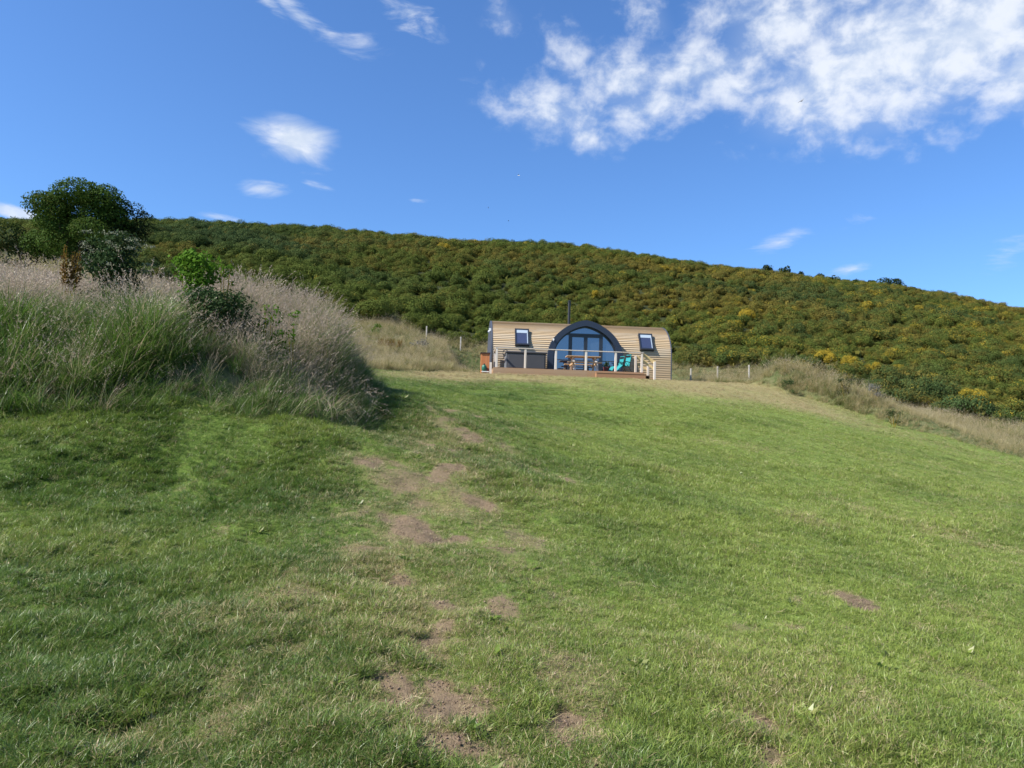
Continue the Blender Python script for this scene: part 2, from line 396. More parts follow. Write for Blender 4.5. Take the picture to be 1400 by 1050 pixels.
def cards(P0, D, size, aspect, br, fl, g, fold=True):
    """one small pointed leaf per row: P0 base, D direction"""
    n = len(P0); D = D / (np.linalg.norm(D, axis=1)[:, None] + 1e-9)
    rnd = g.normal(size=(n, 3)); S = np.cross(D, rnd); S /= np.linalg.norm(S, axis=1)[:, None] + 1e-9
    N_ = np.cross(S, D); sz = np.asarray(size).reshape(-1, 1) * np.ones((n, 1)); wd = sz * aspect
    mid = P0 + D * sz * .5 + N_ * sz * .1
    V = np.stack([P0, mid - S * wd / 2, P0 + D * sz, mid + S * wd / 2], 1).reshape(-1, 3)
    F = (np.arange(n)[:, None] * 4 + np.array([[0, 1, 2, 3]]))
    C = np.zeros((n, 4, 3)); C[:, :, 0] = [0, .5, 1, .5]; C[:, :, 1] = np.asarray(br).reshape(-1, 1) * np.ones((n, 1)); C[:, :, 2] = np.asarray(fl).reshape(-1, 1) * np.ones((n, 1))
    return V, [F, np.zeros((0, 3), int)], C.reshape(-1, 3)
def cards_n(P0, Nn, size, aspect, br, fl, g, jit=.45):
    """leaves lying roughly in the plane whose normal is Nn"""
    n = len(P0); Nn = Nn / (np.linalg.norm(Nn, axis=1)[:, None] + 1e-9) + g.normal(size=(n, 3)) * jit; Nn /= np.linalg.norm(Nn, axis=1)[:, None] + 1e-9
    D = np.cross(Nn, g.normal(size=(n, 3))); D /= np.linalg.norm(D, axis=1)[:, None] + 1e-9; S = np.cross(Nn, D)
    sz = np.asarray(size).reshape(-1, 1) * np.ones((n, 1)); wd = sz * aspect; P0 = P0 - D * sz * .5; mid = P0 + D * sz * .5 + Nn * sz * .08
    V = np.stack([P0, mid + S * wd / 2, P0 + D * sz, mid - S * wd / 2], 1).reshape(-1, 3)
    F = (np.arange(n)[:, None] * 4 + np.array([[0, 1, 2, 3]]))
    C = np.zeros((n, 4, 3)); C[:, :, 0] = [0, .5, 1, .5]; C[:, :, 1] = np.asarray(br).reshape(-1, 1) * np.ones((n, 1)); C[:, :, 2] = np.asarray(fl).reshape(-1, 1) * np.ones((n, 1))
    return V, [F, np.zeros((0, 3), int)], C.reshape(-1, 3)
def join(parts):
    V = []; Q = []; T = []; C = []; b = 0
    for v, f, c in parts:
        V.append(v); C.append(c); Q.append(np.asarray(f[0]).reshape(-1, 4) + b); T.append((np.asarray(f[1]).reshape(-1, 3) + b) if len(f) > 1 and len(f[1]) else np.zeros((0, 3), int)); b += len(v)
    return np.vstack(V), [np.vstack(Q), np.vstack(T)], np.vstack(C)
def scatter(name, templates, pos, rot, scl, idx, attrs):
    """ONE stuff object: points carrying plants through geometry nodes"""
    col = bpy.data.collections.new(name + '_kinds')
    for k, t in enumerate(templates):
        t.name = '%s_kind_%02d' % (name, k); col.objects.link(t)
    o = mesh_np(name, pos, [], None) if False else None
    me = bpy.data.meshes.new(name); me.vertices.add(len(pos)); me.vertices.foreach_set('co', np.asarray(pos, np.float32).ravel())
    def add(nm, ty, v, key):
        a = me.attributes.new(nm, ty, 'POINT'); a.data.foreach_set(key, np.ascontiguousarray(v).ravel())
    add('rot', 'FLOAT_VECTOR', np.asarray(rot, np.float32), 'vector'); add('scl', 'FLOAT', np.asarray(scl, np.float32), 'value'); add('kind_index', 'INT', np.asarray(idx, np.int32), 'value')
    for k, v in attrs.items(): add(k, 'FLOAT', np.asarray(v, np.float32), 'value')
    o = bpy.data.objects.new(name, me); COL.objects.link(o)
    ng = bpy.data.node_groups.new(name + '_nodes', 'GeometryNodeTree')
    ng.interface.new_socket('Geometry', in_out='INPUT', socket_type='NodeSocketGeometry'); ng.interface.new_socket('Geometry', in_out='OUTPUT', socket_type='NodeSocketGeometry')
    nd = ng.nodes; gi = nd.new('NodeGroupInput'); go = nd.new('NodeGroupOutput')
    ip = nd.new('GeometryNodeInstanceOnPoints'); ci = nd.new('GeometryNodeCollectionInfo')
    ci.inputs['Collection'].default_value = col; ci.inputs['Separate Children'].default_value = True; ci.inputs['Reset Children'].default_value = True
    def na(nm, ty):
        n = nd.new('GeometryNodeInputNamedAttribute'); n.data_type = ty; n.inputs['Name'].default_value = nm; return n.outputs['Attribute']
    L = ng.links.new
    L(gi.outputs[0], ip.inputs['Points']); L(ci.outputs[0], ip.inputs['Instance']); ip.inputs['Pick Instance'].default_value = True
    L(na('kind_index', 'INT'), ip.inputs['Instance Index']); L(na('rot', 'FLOAT_VECTOR'), ip.inputs['Rotation']); L(na('scl', 'FLOAT'), ip.inputs['Scale'])
    L(ip.outputs[0], go.inputs[0])
    md = o.modifiers.new('scatter', 'NODES'); md.node_group = ng
    for t in templates:
        if o.data.materials.find(t.data.materials[0].name) < 0: o.data.materials.append(t.data.materials[0])
    return o
def polar_points(n_per, r0, r1, a0, a1, power, g):
    """points thinning with distance as r^-power; n_per = density per m2 at r0"""
    k = 2 - power; tot = n_per * r0 ** power * (R(a1) - R(a0)) * (r1 ** k - r0 ** k) / k
    n = int(tot); u = g.random(n); r = (r0 ** k + u * (r1 ** k - r0 ** k)) ** (1 / k); a = R(a0) + g.random(n) * (R(a1) - R(a0))
    return r * np.sin(a), r * np.cos(a)

# ================================================================== mown grass on the lawn
M_LAWN = grass_mat('lawn_blades', (.128, .200, .028), (.315, .375, .078), (.42, .335, .18), transl=.40, rough=.42, spec=.40, lush_shade=(.042, .110, .014))
def lawn_grass():
    T = []
    for k in range(6):
        v = blades(40, (.018, .05), .0029, .055, (.2, 1.35), (.2, 1.3), 2, 0, .25, 100 + k); T.append(mesh_np('t', v[0], v[1], M_LAWN, False, {'col': v[2]}))
    for k in range(3):   # longer tussocks
        v = blades(46, (.04, .09), .0036, .05, (.2, 1.1), (.5, 1.7), 3, 0, .4, 200 + k); T.append(mesh_np('t', v[0], v[1], M_LAWN, False, {'col': v[2]}))
    for k in range(2):   # thatch lying flat
        v = blades(14, (.03, .09), .003, .06, (1.2, 1.52), (0, .15), 2, 0, 0, 300 + k); T.append(mesh_np('t', v[0], v[1], M_LAWN, False, {'col': v[2]}))
    g2 = np.random.default_rng(77)
    for k in range(2):   # broad-leaved weeds: plantain and dock rosettes
        n_ = 11; a_ = np.arange(n_) * 2.4 + k; tl = g2.uniform(.15, .7, n_); D_ = np.stack([np.cos(a_) * np.cos(tl), np.sin(a_) * np.cos(tl), np.sin(tl)], 1)
        v = cards(D_ * .008, D_, g2.uniform(.035, .075, n_), .34, g2.random(n_) * .5, 0, g2); T.append(mesh_np('t', v[0], v[1], M_LAWN, False, {'col': v[2]}))
    x1, y1 = polar_points(5600, 2.3, 42, -41, 41, 1.5, RNG)
    x2, y2 = polar_points(60, .6, 2.6, -70, 70, 1.0, RNG)
    x = np.concatenate([x1, x2]); y = np.concatenate([y1, y2]); r = np.hypot(x, y)
    s = np.maximum(poly_sdf(BANK, x, y), poly_sdf(RIDGE, x, y)); u, v = to_pod(x, y)
    inpod = (u > -.7) & (u < 9.2) & (v > -3.0) & (v < 5.3)
    ok = (s < .15) & (y < lawn_edge(x) + .4) & ~inpod
    x, y, r = x[ok], y[ok], r[ok]; z = gz(x, y); b = bare(x, y, z); d = dryness(x, y)
    tus = fbm(x * .9, y * .9, 51, 3) + .25 * (fbm(x * 4, y * 4, 52, 2) - .5)
    keep = RNG.random(len(x)) < np.clip(1.06 - b * 1.05, .06, 1) * np.clip(.9 + (tus - .4) * .8, .7, 1)
    x, y, z, r, b, d, tus = [q[keep] for q in (x, y, z, r, b, d, tus)]; n = len(x)
    lf = leftness(x, y); lush_shade = np.clip(1.7 * (fbm(x * .8 + 40, y * .8, 55, 4) - .44) + .68 * lf + RNG.normal(0, .14, n), 0, 1)  # random lush clumps, plus shade painted into the left side's colour
    idx = RNG.integers(0, 6, n)
    lng = (tus > .57 - .06 * lf) & (RNG.random(n) < .22 + .3 * lf) & (b < .3); idx[lng] = RNG.integers(6, 9, lng.sum())
    fl = (RNG.random(n) < .05 + .5 * np.clip(b, 0, 1) + .10 * d); idx[fl] = RNG.integers(9, 11, fl.sum())
    wd = (RNG.random(n) < .0010 + .006 * (fbm(x * 1.7, y * 1.7, 58, 2) > .66)) & (b < .4); idx[wd] = RNG.integers(11, 13, wd.sum())
    sc = RNG.uniform(.7, 1.25, n) * np.where(lng, 1, .75 + .5 * np.clip(tus, 0, 1)) * (1 - .35 * np.clip(b, 0, 1)) * (1 + np.clip((r - 6) / 22, 0, .3))
    # lean with the slope a little and toward local wind-lay
    rot = np.stack([RNG.normal(0, .25, n), RNG.normal(0, .25, n), RNG.random(n) * 2 * PI], 1)
    dr = np.clip(d + .55 * np.clip(b, 0, 1) + RNG.normal(.08, .10, n) + .35 * ((idx > 8) & (idx < 11)), 0, 1.15); dr[idx > 10] = 0
    o = scatter('mown_grass', T, np.stack([x, y, z - .004], 1), rot, sc, idx, {'dry': dr, 'lush_shade': lush_shade})
    print('lawn tufts', n)
    tag(o, 'short mown lawn grass covering the open slope', 'grass', kind='stuff')
lawn_grass()
def crumbs():
    m, nt, N = new_mat('soil_crumbs'); oi = N('ShaderNodeObjectInfo').outputs['Random']
    p = N('ShaderNodeBsdfPrincipled', ins={'Base Color': mixc(N, oi, (.10, .068, .043), (.26, .19, .14)), 'Roughness': .95, 'Specular IOR Level': .1}); out(N, nt, p.outputs[0])
    T = []; g = np.random.default_rng(55)
    for k in range(4):
        V = []; F = []
        for q in range(7):
            c = np.append(g.normal(0, .03, 2), 0); s = g.uniform(.003, .010); pts = np.array([[1,0,0],[-1,0,0],[0,1,0],[0,-1,0],[0,0,1],[0,0,-.4]]) * s * g.uniform(.6, 1.3, (6, 1)) + c; o = len(V) * 1; V += list(pts)
            F += [[o+a_, o+b_, o+4] for a_, b_ in ((0,2),(2,1),(1,3),(3,0))] + [[o+b_, o+a_, o+5] for a_, b_ in ((0,2),(2,1),(1,3),(3,0))]
        T.append(mesh_np('t', np.array(V), [np.array(F)], m, False))
    x, y = polar_points(900, 2.3, 16, -40, 40, 1.3, RNG); z = gz(x, y); b = bare(x, y, z); ok = (b > .35 + .3 * RNG.random(len(x))) & (poly_sdf(BANK, x, y) < 0); x, y, z = x[ok], y[ok], z[ok]; n = len(x)
    o = scatter('soil_crumbs', T, np.stack([x, y, z + .001], 1), np.stack([np.zeros(n), np.zeros(n), RNG.random(n) * 6.28], 1), RNG.uniform(.3, .9, n), RNG.integers(0, 4, n), {}); print('crumbs', n)
    tag(o, 'loose crumbs of reddish soil lying on the worn patches of the lawn', 'soil', kind='stuff')
crumbs()

# ================================================================== tall seeding grass on bank, ridge and rough ground
M_TALL = grass_mat('tall_blades', (.050, .110, .012), (.130, .215, .040), (.39, .315, .20), (.40, .32, .245), transl=.38, rough=.42, spec=.4)
M_ROUGH = grass_mat('rough_blades', (.070, .100, .020), (.165, .185, .050), (.42, .34, .17), (.46, .38, .25), transl=.35, rough=.5, spec=.3)
def stalks(n, L, spread, lean, curl, seed, plume=16, pl=.16, bias=.35, w=.0035):
    g = np.random.default_rng(seed); v = blades(n, L, w, spread, lean, curl, 5, 0, bias, seed)
    ends = np.stack(v[3], 1); P0 = []; D = []; BR = []
    for i in range(n):
        tip = ends[i, -1]; a = ends[i, -2]; ax = tip - a; le = np.linalg.norm(ax); ax = ax / le
        k = plume; t = g.random(k) * pl
        for tt in t:
            P0.append(tip - ax * tt + ax * pl * .15); q = g.normal(size=3) * .45 + ax * 1.0; D.append(q); BR.append(v[4][i])
    c = cards(np.array(P0), np.array(D), g.uniform(.014, .032, len(P0)), .26, np.array(BR), 1.0, g)
    return join([v[:3], c])
def tall_templates(M_TALL, ns, nb):
    T = []
    for k in range(4):   # 0-3 green leafy clump, a few stalks
        v = blades(60, (.35, .85), .010, .11, (.05, .7), (.3, 1.7), 4, 0, .35, 400 + k); st = stalks(1 + k % 2, (.6, .9), .07, (.05, .35), (.1, .7), 420 + k, 9)
        T.append(mesh_np('t', *join([v[:3], st])[:2], M_TALL, False, {'col': join([v[:3], st])[2]}))
    for k in range(4):   # 4-7 dry clump full of seed heads
        v = blades(nb, (.3, .75), .006, .11, (.05, .7), (.3, 1.6), 4, 0, .35, 500 + k); st = stalks(ns, (.6, 1.0), .12, (.02, .5), (.1, 1.0), 520 + k, 15)
        j = join([v[:3], st]); T.append(mesh_np('t', j[0], j[1], M_TALL, False, {'col': j[2]}))
    for k in range(2):   # 8-9 short base growth
        v = blades(44, (.12, .38), .008, .13, (.05, .9), (.2, 1.3), 3, 0, .2, 600 + k); T.append(mesh_np('t', v[0], v[1], M_TALL, False, {'col': v[2]}))
    return T
def tussock():
    p = P(436, 500, 10.5); x, y = p[0], p[1] + .25; z = float(gz(np.array([x]), np.array([y]), False)[0])
    t = empty('grass_tussock', (x, y, z)); tag(t, 'pale drooping grass tussock spilling off the end of the near bank', 'grass tussock')
    v = blades(240, (.6, 1.15), .008, .22, (.1, .7), (1.4, 2.7), 6, 0, .15, 901); st = stalks(34, (.8, 1.25), .2, (.1, .6), (1.2, 2.3), 902, 16, .18, .15)
    o = mesh_np('blades', v[0], v[1], M_TALL, True, {'col': v[2]}); o['dry'] = .42; o.parent = t
    o = mesh_np('seed_stalks', st[0], st[1], M_TALL, True, {'col': st[2]}); o['dry'] = .8; o.parent = t
def bank_grass():
    T = tall_templates(M_TALL, 14, 30); g = RNG
    # bank
    n0 = 34000; x = g.uniform(-18, -2, n0); y = g.uniform(7.6, 29, n0); s = poly_sdf(BANK, x, y)
    ok = (s > -.12) & (g.random(n0) < np.where(y < 15, 1, .4)); x, y, s = x[ok], y[ok], s[ok]; z = gz(x, y, False)
    px, py = proj(np.stack([x, y, z], 1))
    n = len(x); top = sstep(1.05, 2.4, s + (fbm(x * 1.3, y * 1.3, 67, 2) - .5) * 1.2); right = sstep(-5.4, -3.2, x)
    nz = fbm(x * .8, y * .8, 61, 3)
    pdry = np.clip(.07 + .75 * top * sstep(.34, .58, nz + .2 * right) + .8 * right * sstep(.2, .9, s) * sstep(.25, .5, nz), 0, .8)
    isdry = g.random(n) < pdry
    idx = np.where(isdry, g.integers(4, 8, n), np.where((s < .25) & (g.random(n) < .6), g.integers(8, 10, n), g.integers(0, 4, n)))
    sc = g.uniform(.7, 1.12, n) * (.72 + .3 * sstep(0, .9, s)) * (1 - .3 * sstep(15, 20, y)) * (.45 + .95 * fbm(x * 1.2, y * 1.2, 63, 3)) * (1 - .16 * right) * np.where(isdry, 1.0, .95)
    dr = np.clip(np.where(isdry, g.normal(.72, .18, n), g.normal(.10, .10, n)), 0, 1)
    A = [np.stack([x, y, z - .02], 1), np.stack([g.normal(0, .14, n), g.normal(.05, .14, n), g.normal(0, .9, n)], 1), sc, idx, dr]
    o = scatter('bank_grass', T, *A[:4], {'dry': A[4]}); print('bank clumps', n)
    tag(o, 'tall seeding grass, green below and straw-pink above, covering the near bank', 'tall grass', kind='stuff')
    # rough ground: behind the lawn, along the ridge, round the pod
    T2 = tall_templates(M_ROUGH, 6, 44)
    n0 = 110000; x = g.uniform(-32, 36, n0); y = g.uniform(16, 53, n0); s2 = poly_sdf(RIDGE, x, y); e = y - lawn_edge(x); gl = y - gorse_edge(x); u, v = to_pod(x, y)
    inpod = (u > -.5) & (u < 9.25) & (v > -3.2) & (v < 5.2)
    ok = ((s2 > -.1) | ((e > .1) & (gl < 1.0))) & ~inpod & (poly_sdf(BANK, x, y) < 0) & (np.abs(x) < y * .75 + 2)
    ok &= g.random(n0) < np.clip(30 / y, 0, 1) * .9
    ok &= g.random(n0) < np.where((s2 < 0) & (e < .4), .6, 1)
    x, y, s2, e, gl = [q[ok] for q in (x, y, s2, e, gl)]; z = gz(x, y, False); n = len(x)
    nz = fbm(x * .35, y * .35, 71, 3); onr = (s2 > -.1)
    pdry = np.clip(.36 + 1.3 * (nz - .35) + np.where(onr, .35 * sstep(.4, 1.8, s2) - .08, .08), .05, .93)
    isdry = g.random(n) < pdry
    edge = np.minimum(np.where(onr, np.maximum(s2, 0), 9), np.where(e > 0, e, 9))
    idx = np.where(isdry, g.integers(4, 8, n), np.where(g.random(n) < .5, g.integers(8, 10, n), g.integers(0, 4, n)))
    sc = g.uniform(.6, 1.0, n) * (.6 + .4 * sstep(0, .9, edge)) * np.where(onr, .95, .85) * (.5 + 1.0 * fbm(x * .9, y * .9, 73, 2))
    uu, vv = to_pod(x, y); near = (uu > -2) & (uu < 16) & (vv > -3) & (vv < 7); sc = np.where(onr, sc * (1 - .42 * sstep(14, 18, x)), sc); sc = np.where(near & (uu < 9.3), sc * .8, sc); sc = np.where((uu > 9.3) & (e > 1.0) & ~onr & (x < 20), sc * .72, sc); sc = np.where(onr & (x < 16.5), sc * 1.3, sc)
    dr = np.clip(np.where(isdry, g.normal(.78, .15, n), g.normal(.38, .2, n)), 0, 1)
    o = scatter('rough_grass', T2, np.stack([x, y, z - .02], 1), np.stack([g.normal(0, .12, n), g.normal(.05, .12, n), g.normal(0, 1.2, n)], 1), sc, idx, {'dry': dr}); print('rough clumps', n)
    tag(o, 'pale seeding rough grass between the lawn and the gorse', 'tall grass', kind='stuff')
bank_grass()
tussock()

# ================================================================== gorse on the hillside
M_GORSE = bush_mat('gorse', (.050, .078, .013), (.110, .134, .027), (.33, .24, .028), (.145, .118, .026))
def gorse_geo(seed, nl=14, per=380, leaf=(.042, .085), flat=.8):
    g = np.random.default_rng(seed); parts = []
    for k in range(nl):
        a = g.random() * 2 * PI; el = g.random() ** .7; rr = .72 * math.sqrt(max(0, 1 - (el * .85) ** 2)) * g.uniform(.6, 1.05)
        c = np.array([rr * math.cos(a), rr * math.sin(a), flat * (.12 + .62 * el)]); q = g.uniform(.26, .46)
        D = g.normal(size=(per, 3)); D[:, 2] = D[:, 2] * .8 + .25; D /= np.linalg.norm(D, axis=1)[:, None]
        p = c + D * q * g.uniform(.75, 1.05, (per, 1)); p[:, 2] = np.maximum(p[:, 2], 0)
        dd = D + g.normal(size=(per, 3)) * .55 + [0, 0, .3]
        # flowers sit on the outer, upper shoots: low threshold there
        fl = np.clip((.45 * g.random(per) + .55 * g.random()) * (1.15 - .4 * D[:, 2]), 0, 1)
        parts.append(cards_n(p, D, g.uniform(*leaf, per), .62, np.clip(g.random(per) * .4 + .6 * g.random(), 0, 1), fl, g))
    # woody inside mass
    n = 60; D = g.normal(size=(n, 3)); D[:, 2] = abs(D[:, 2]); D /= np.linalg.norm(D, axis=1)[:, None]
    p = D * [.55, .55, .5 * flat] * g.uniform(.5, 1, (n, 1))
    parts.append(cards(p, D + g.normal(size=(n, 3)) * .5, .42, .9, .2, 1.0, g))
    return join(parts)
GORSE = [gorse_geo(700 + k) for k in range(9)]
def gorse_attr(x, y):
    """hue, flower and brown fraction across the hillside"""
    n = len(x); g = RNG
    px, py = proj(np.stack([x, y, gz(x, y, False)], 1))
    rt = sstep(480, 1000, px); big = fbm(x * .045, y * .045, 81, 3); sm = fbm(x * .22, y * .22, 82, 3)
    hue = np.clip((fbm(x * .09, y * .13, 84, 4) - .42) * 3 + g.normal(0, .15, n), 0, 1) * .6
    brn = np.clip(.06 + .42 * sstep(.42, .68, fbm(x * .07, y * .1, 83, 4)) + g.normal(0, .08, n) + .26 * rt, 0, .8)
    flw = np.clip((.015 + .10 * rt) * (.4 + 1.6 * sstep(.4, .66, sm * .4 + big * .3 + g.random(n) * .3)) + g.normal(0, .05, n), 0, .5)
    hot = g.random(n) < .022 * rt; flw = np.where(hot, g.uniform(.45, .75, n), flw)
    return hue, flw, brn
def hillside():
    g = RNG; st = 1.1
    gx, gy = np.meshgrid(np.arange(-95, 105, st), np.arange(27, 128, st)); x = (gx + g.uniform(-.5, .5, gx.shape) * st).ravel(); y = (gy + g.uniform(-.5, .5, gy.shape) * st).ravel()
    gl = y - gorse_edge(x); ok = (gl > .3) & (np.abs(x) < y * .78 + 3) & (np.hypot(x, y) < 128) & ~((x < -15) & (y < 46))
    x, y, gl = x[ok], y[ok], gl[ok]; z = gz(x, y, False); n = len(x)
    hue, flw, brn = gorse_attr(x, y)
    sc = (.52 + .85 * g.random(n) ** 1.6) * (.9 + .5 * (fbm(x * .12, y * .12, 91, 2) - .4))
    idx = g.integers(0, 9, n); rz = g.random(n) * 2 * PI
    front = gl < 1.5
    T = []
    for v in GORSE: T.append(mesh_np('t', v[0], v[1], M_GORSE, False, {'col': v[2]}))
    b = ~front
    o = scatter('gorse_scrub', T, np.stack([x, y, z - .15], 1)[b], np.stack([g.normal(0, .1, n), g.normal(0, .1, n), rz], 1)[b], sc[b], idx[b], {'hue': hue[b], 'flw': flw[b], 'brn': brn[b]}); print('gorse', b.sum(), 'front', front.sum())
    tag(o, 'dense gorse scrub covering the whole hillside behind the pod', 'gorse', kind='stuff')
    ME = [t.data for t in T]
    px, py = proj(np.stack([x, y, z + .6], 1))
    for i in np.where(front & (px > 440) & (px < 1440))[0]:
        q = bpy.data.objects.new('gorse_bush', ME[idx[i]]); COL.objects.link(q); q.location = (x[i], y[i], z[i] - .12); q.rotation_euler = (0, 0, rz[i]); s = sc[i] * 1.05; q.scale = (s, s, s)
        q['hue'] = float(hue[i]); q['flw'] = float(flw[i]); q['brn'] = float(brn[i])
        tag(q, 'rounded gorse bush in the front row along the foot of the hill', 'gorse bush', 'front row of gorse along the foot of the hill')
    return ME
GORSE_ME = hillside()
def plant_at(px, py, d=None, start=2.5):
    """world point on the ground under a photo pixel"""
    v = ray(px, py); v = v / v[1]
    ys = np.arange(start, 130, .1) if d is None else np.array([d])
    p = EYE[None] + v[None] * ys[:, None]; h = p[:, 2] - gz(p[:, 0], p[:, 1], False)
    k = np.where(h <= 0)[0]; k = k[0] if len(k) else len(ys) - 1
    return np.array([p[k, 0], p[k, 1], float(gz(p[k:k+1, 0], p[k:k+1, 1], False)[0])])
def single_gorse(px, py, w, label, hue=0., flw=0., brn=0., kind=0, d=None, cat='gorse bush', zs=1.0, lift=0, start=2.5):
    p = plant_at(px, py, d, start); s = w / 2 / FPX * p[1]
    q = bpy.data.objects.new('gorse_bush', GORSE_ME[kind % 9]); COL.objects.link(q); q.location = (p[0], p[1], p[2] - .1 + lift); q.scale = (s, s, s * zs); q.rotation_euler = (0, 0, kind * 1.3)
    q['hue'] = hue; q['flw'] = flw; q['brn'] = brn; tag(q, label, cat); return q

# ================================================================== the pod
M_CLAD = None
def wood(name, c0, c1, grey=(.30, .27, .23), gk=.35, rough=.75, stretch=(1.2, 14, 14)):
    m, nt, N = new_mat(name)
    tc = N('ShaderNodeTexCoord').outputs['Object']; mp = N('ShaderNodeMapping', ins={'Vector': tc, 'Scale': stretch}).outputs[0]
    n = noise(N, mp, 3, 6, .65); w = noise(N, tc, .8, 4); b = attr(N, 'brd').outputs['Fac']
    c = mixc(N, math_(N, 'ADD', math_(N, 'MULTIPLY', n, .5), math_(N, 'MULTIPLY', b, .5)), c0, c1)
    c = mixc(N, math_(N, 'MULTIPLY', ramp(N, math_(N, 'ADD', math_(N, 'MULTIPLY', w, .6), math_(N, 'MULTIPLY', b, .4)), .35, .7), gk), c, grey)
    p = N('ShaderNodeBsdfPrincipled', ins={'Base Color': c, 'Roughness': rough, 'Specular IOR Level': .25})
    bn = N('ShaderNodeBump', ins={'Strength': .3, 'Distance': .01, 'Height': n}); nt.links.new(bn.outputs[0], p.inputs['Normal'])
    out(N, nt, p.outputs[0]); return m
M_CLAD = wood('larch_cladding', (.36, .255, .145), (.48, .365, .23), (.38, .325, .25), .5)
M_DECK = wood('deck_timber', (.27, .155, .08), (.38, .235, .13), (.31, .24, .17), .35)
M_STEP = wood('step_timber', (.27, .14, .07), (.37, .20, .11), (.28, .2, .15), .2)
M_POST = wood('post_timber', (.52, .44, .36), (.64, .56, .47), (.56, .52, .47), .5)
M_NEWW = wood('pale_new_timber', (.50, .35, .15), (.62, .46, .22), (.5, .4, .25), .2)
M_TABLE = wood('table_timber', (.36, .23, .12), (.50, .34, .20), (.42, .36, .30), .3)
M_FPOST = wood('fence_timber', (.36, .32, .25), (.48, .43, .35), (.4, .38, .34), .4)
M_ORNG = wood('orange_boards', (.42, .15, .055), (.55, .22, .085), (.40, .2, .12), .2)
M_NAVY = simple('anthracite_metal', (.018, .026, .045), .45, 0, .5, .1)
M_NAVY2 = simple('slate_end_panel', (.060, .068, .090), .5, 0, .5, .1)
M_FRAME = simple('dark_frame', (.020, .024, .032), .35, 0, .5, .05)
M_FLUE = simple('black_flue', (.02, .022, .024), .5, .3)
M_WHITE = simple('white_plastic', (.75, .76, .74), .4, 0, .5, .03)
M_BLIND = simple('pale_blind', (.30, .36, .42), .7, 0, .3, .03)
M_PLINTH = simple('grey_plinth', (.24, .23, .23), .9, 0, .2, .15, 8)
M_TUB = simple('charcoal_panel', (.055, .055, .060), .55, 0, .4, .1, 4, (1, 1, 12))
M_TUB_SUNLIT = simple('charcoal_panel_sunlit', (.12, .13, .145), .5, 0, .4, .08)  # tub charcoal made lighter in colour for its sunlit left side
M_TUBLID = simple('tub_cover', (.055, .055, .062), .6, 0, .4, .1)
M_STEEL = simple('dark_steel', (.03, .03, .033), .4, .6)
M_BRONZE = simple('handle_metal', (.6, .6, .58), .3, 1)
M_TEAL = simple('teal_fabric', (.022, .21, .22), .8, 0, .2, .08, 20)
M_GREENC = simple('green_canister', (.02, .12, .075), .35, 0, .5, .1)
M_MAROON = simple('maroon_pot', (.16, .04, .035), .6, 0, .4, .15)
M_DARKR = simple('dark_roof_felt', (.05, .03, .025), .8, 0, .3, .15)
def glass(name, base, refl):
    m, nt, N = new_mat(name)
    p = N('ShaderNodeBsdfPrincipled', ins={'Base Color': base, 'Roughness': .5, 'Specular IOR Level': .2})
    g = N('ShaderNodeBsdfGlossy', ins={'Color': (.75, .85, 1.0, 1), 'Roughness': .02})
    fr = N('ShaderNodeFresnel', ins={'IOR': 1.5})
    k = math_(N, 'ADD', fr.outputs[0], refl, clamp=True)
    out(N, nt, N('ShaderNodeMixShader', ins={0: k, 1: p.outputs[0], 2: g.outputs[0]}).outputs[0]); return m
M_GLASS = glass('tinted_glass', (.022, .032, .05, 1), .20)
M_RGLASS = glass('roof_window_glass', (.035, .042, .075, 1), .10)

POD = empty('glamping_pod', (POD_O[0], POD_O[1], 4.60), POD_A)
tag(POD, 'curved timber-clad glamping pod with dark glazed arched entrance', 'holiday pod')
_O = np.array([POD_O[0], POD_O[1], 4.60]); _eu = np.array([_pc, _ps, 0]); _ev = np.array([-_ps, _pc, 0])
def loc(px, py, v):
    """pod-local (u,v,z) of a photo pixel on the pod-parallel plane at depth v"""
    d = ray(px, py); t = (v - (EYE - _O) @ _ev) / (d @ _ev); p = EYE + d * t - _O
    return p @ _eu, v, p[2]
LP = loc(917, 490, 0)[0]
print('pod length', LP)
AZ, AV = 1.85, 2.5
def shell_profile():
    pts = []
    for z in np.linspace(.16, 1.4, 24)[:-1]: pts.append((0, z))
    for a in np.linspace(0, PI / 2, 80): pts.append((AV * (1 - math.cos(a)), 1.4 + AZ * math.sin(a)))
    p = np.array(pts); q = p[::-1][1:].copy(); q[:, 0] = 2 * AV - q[:, 0]
    return np.vstack([p, q])
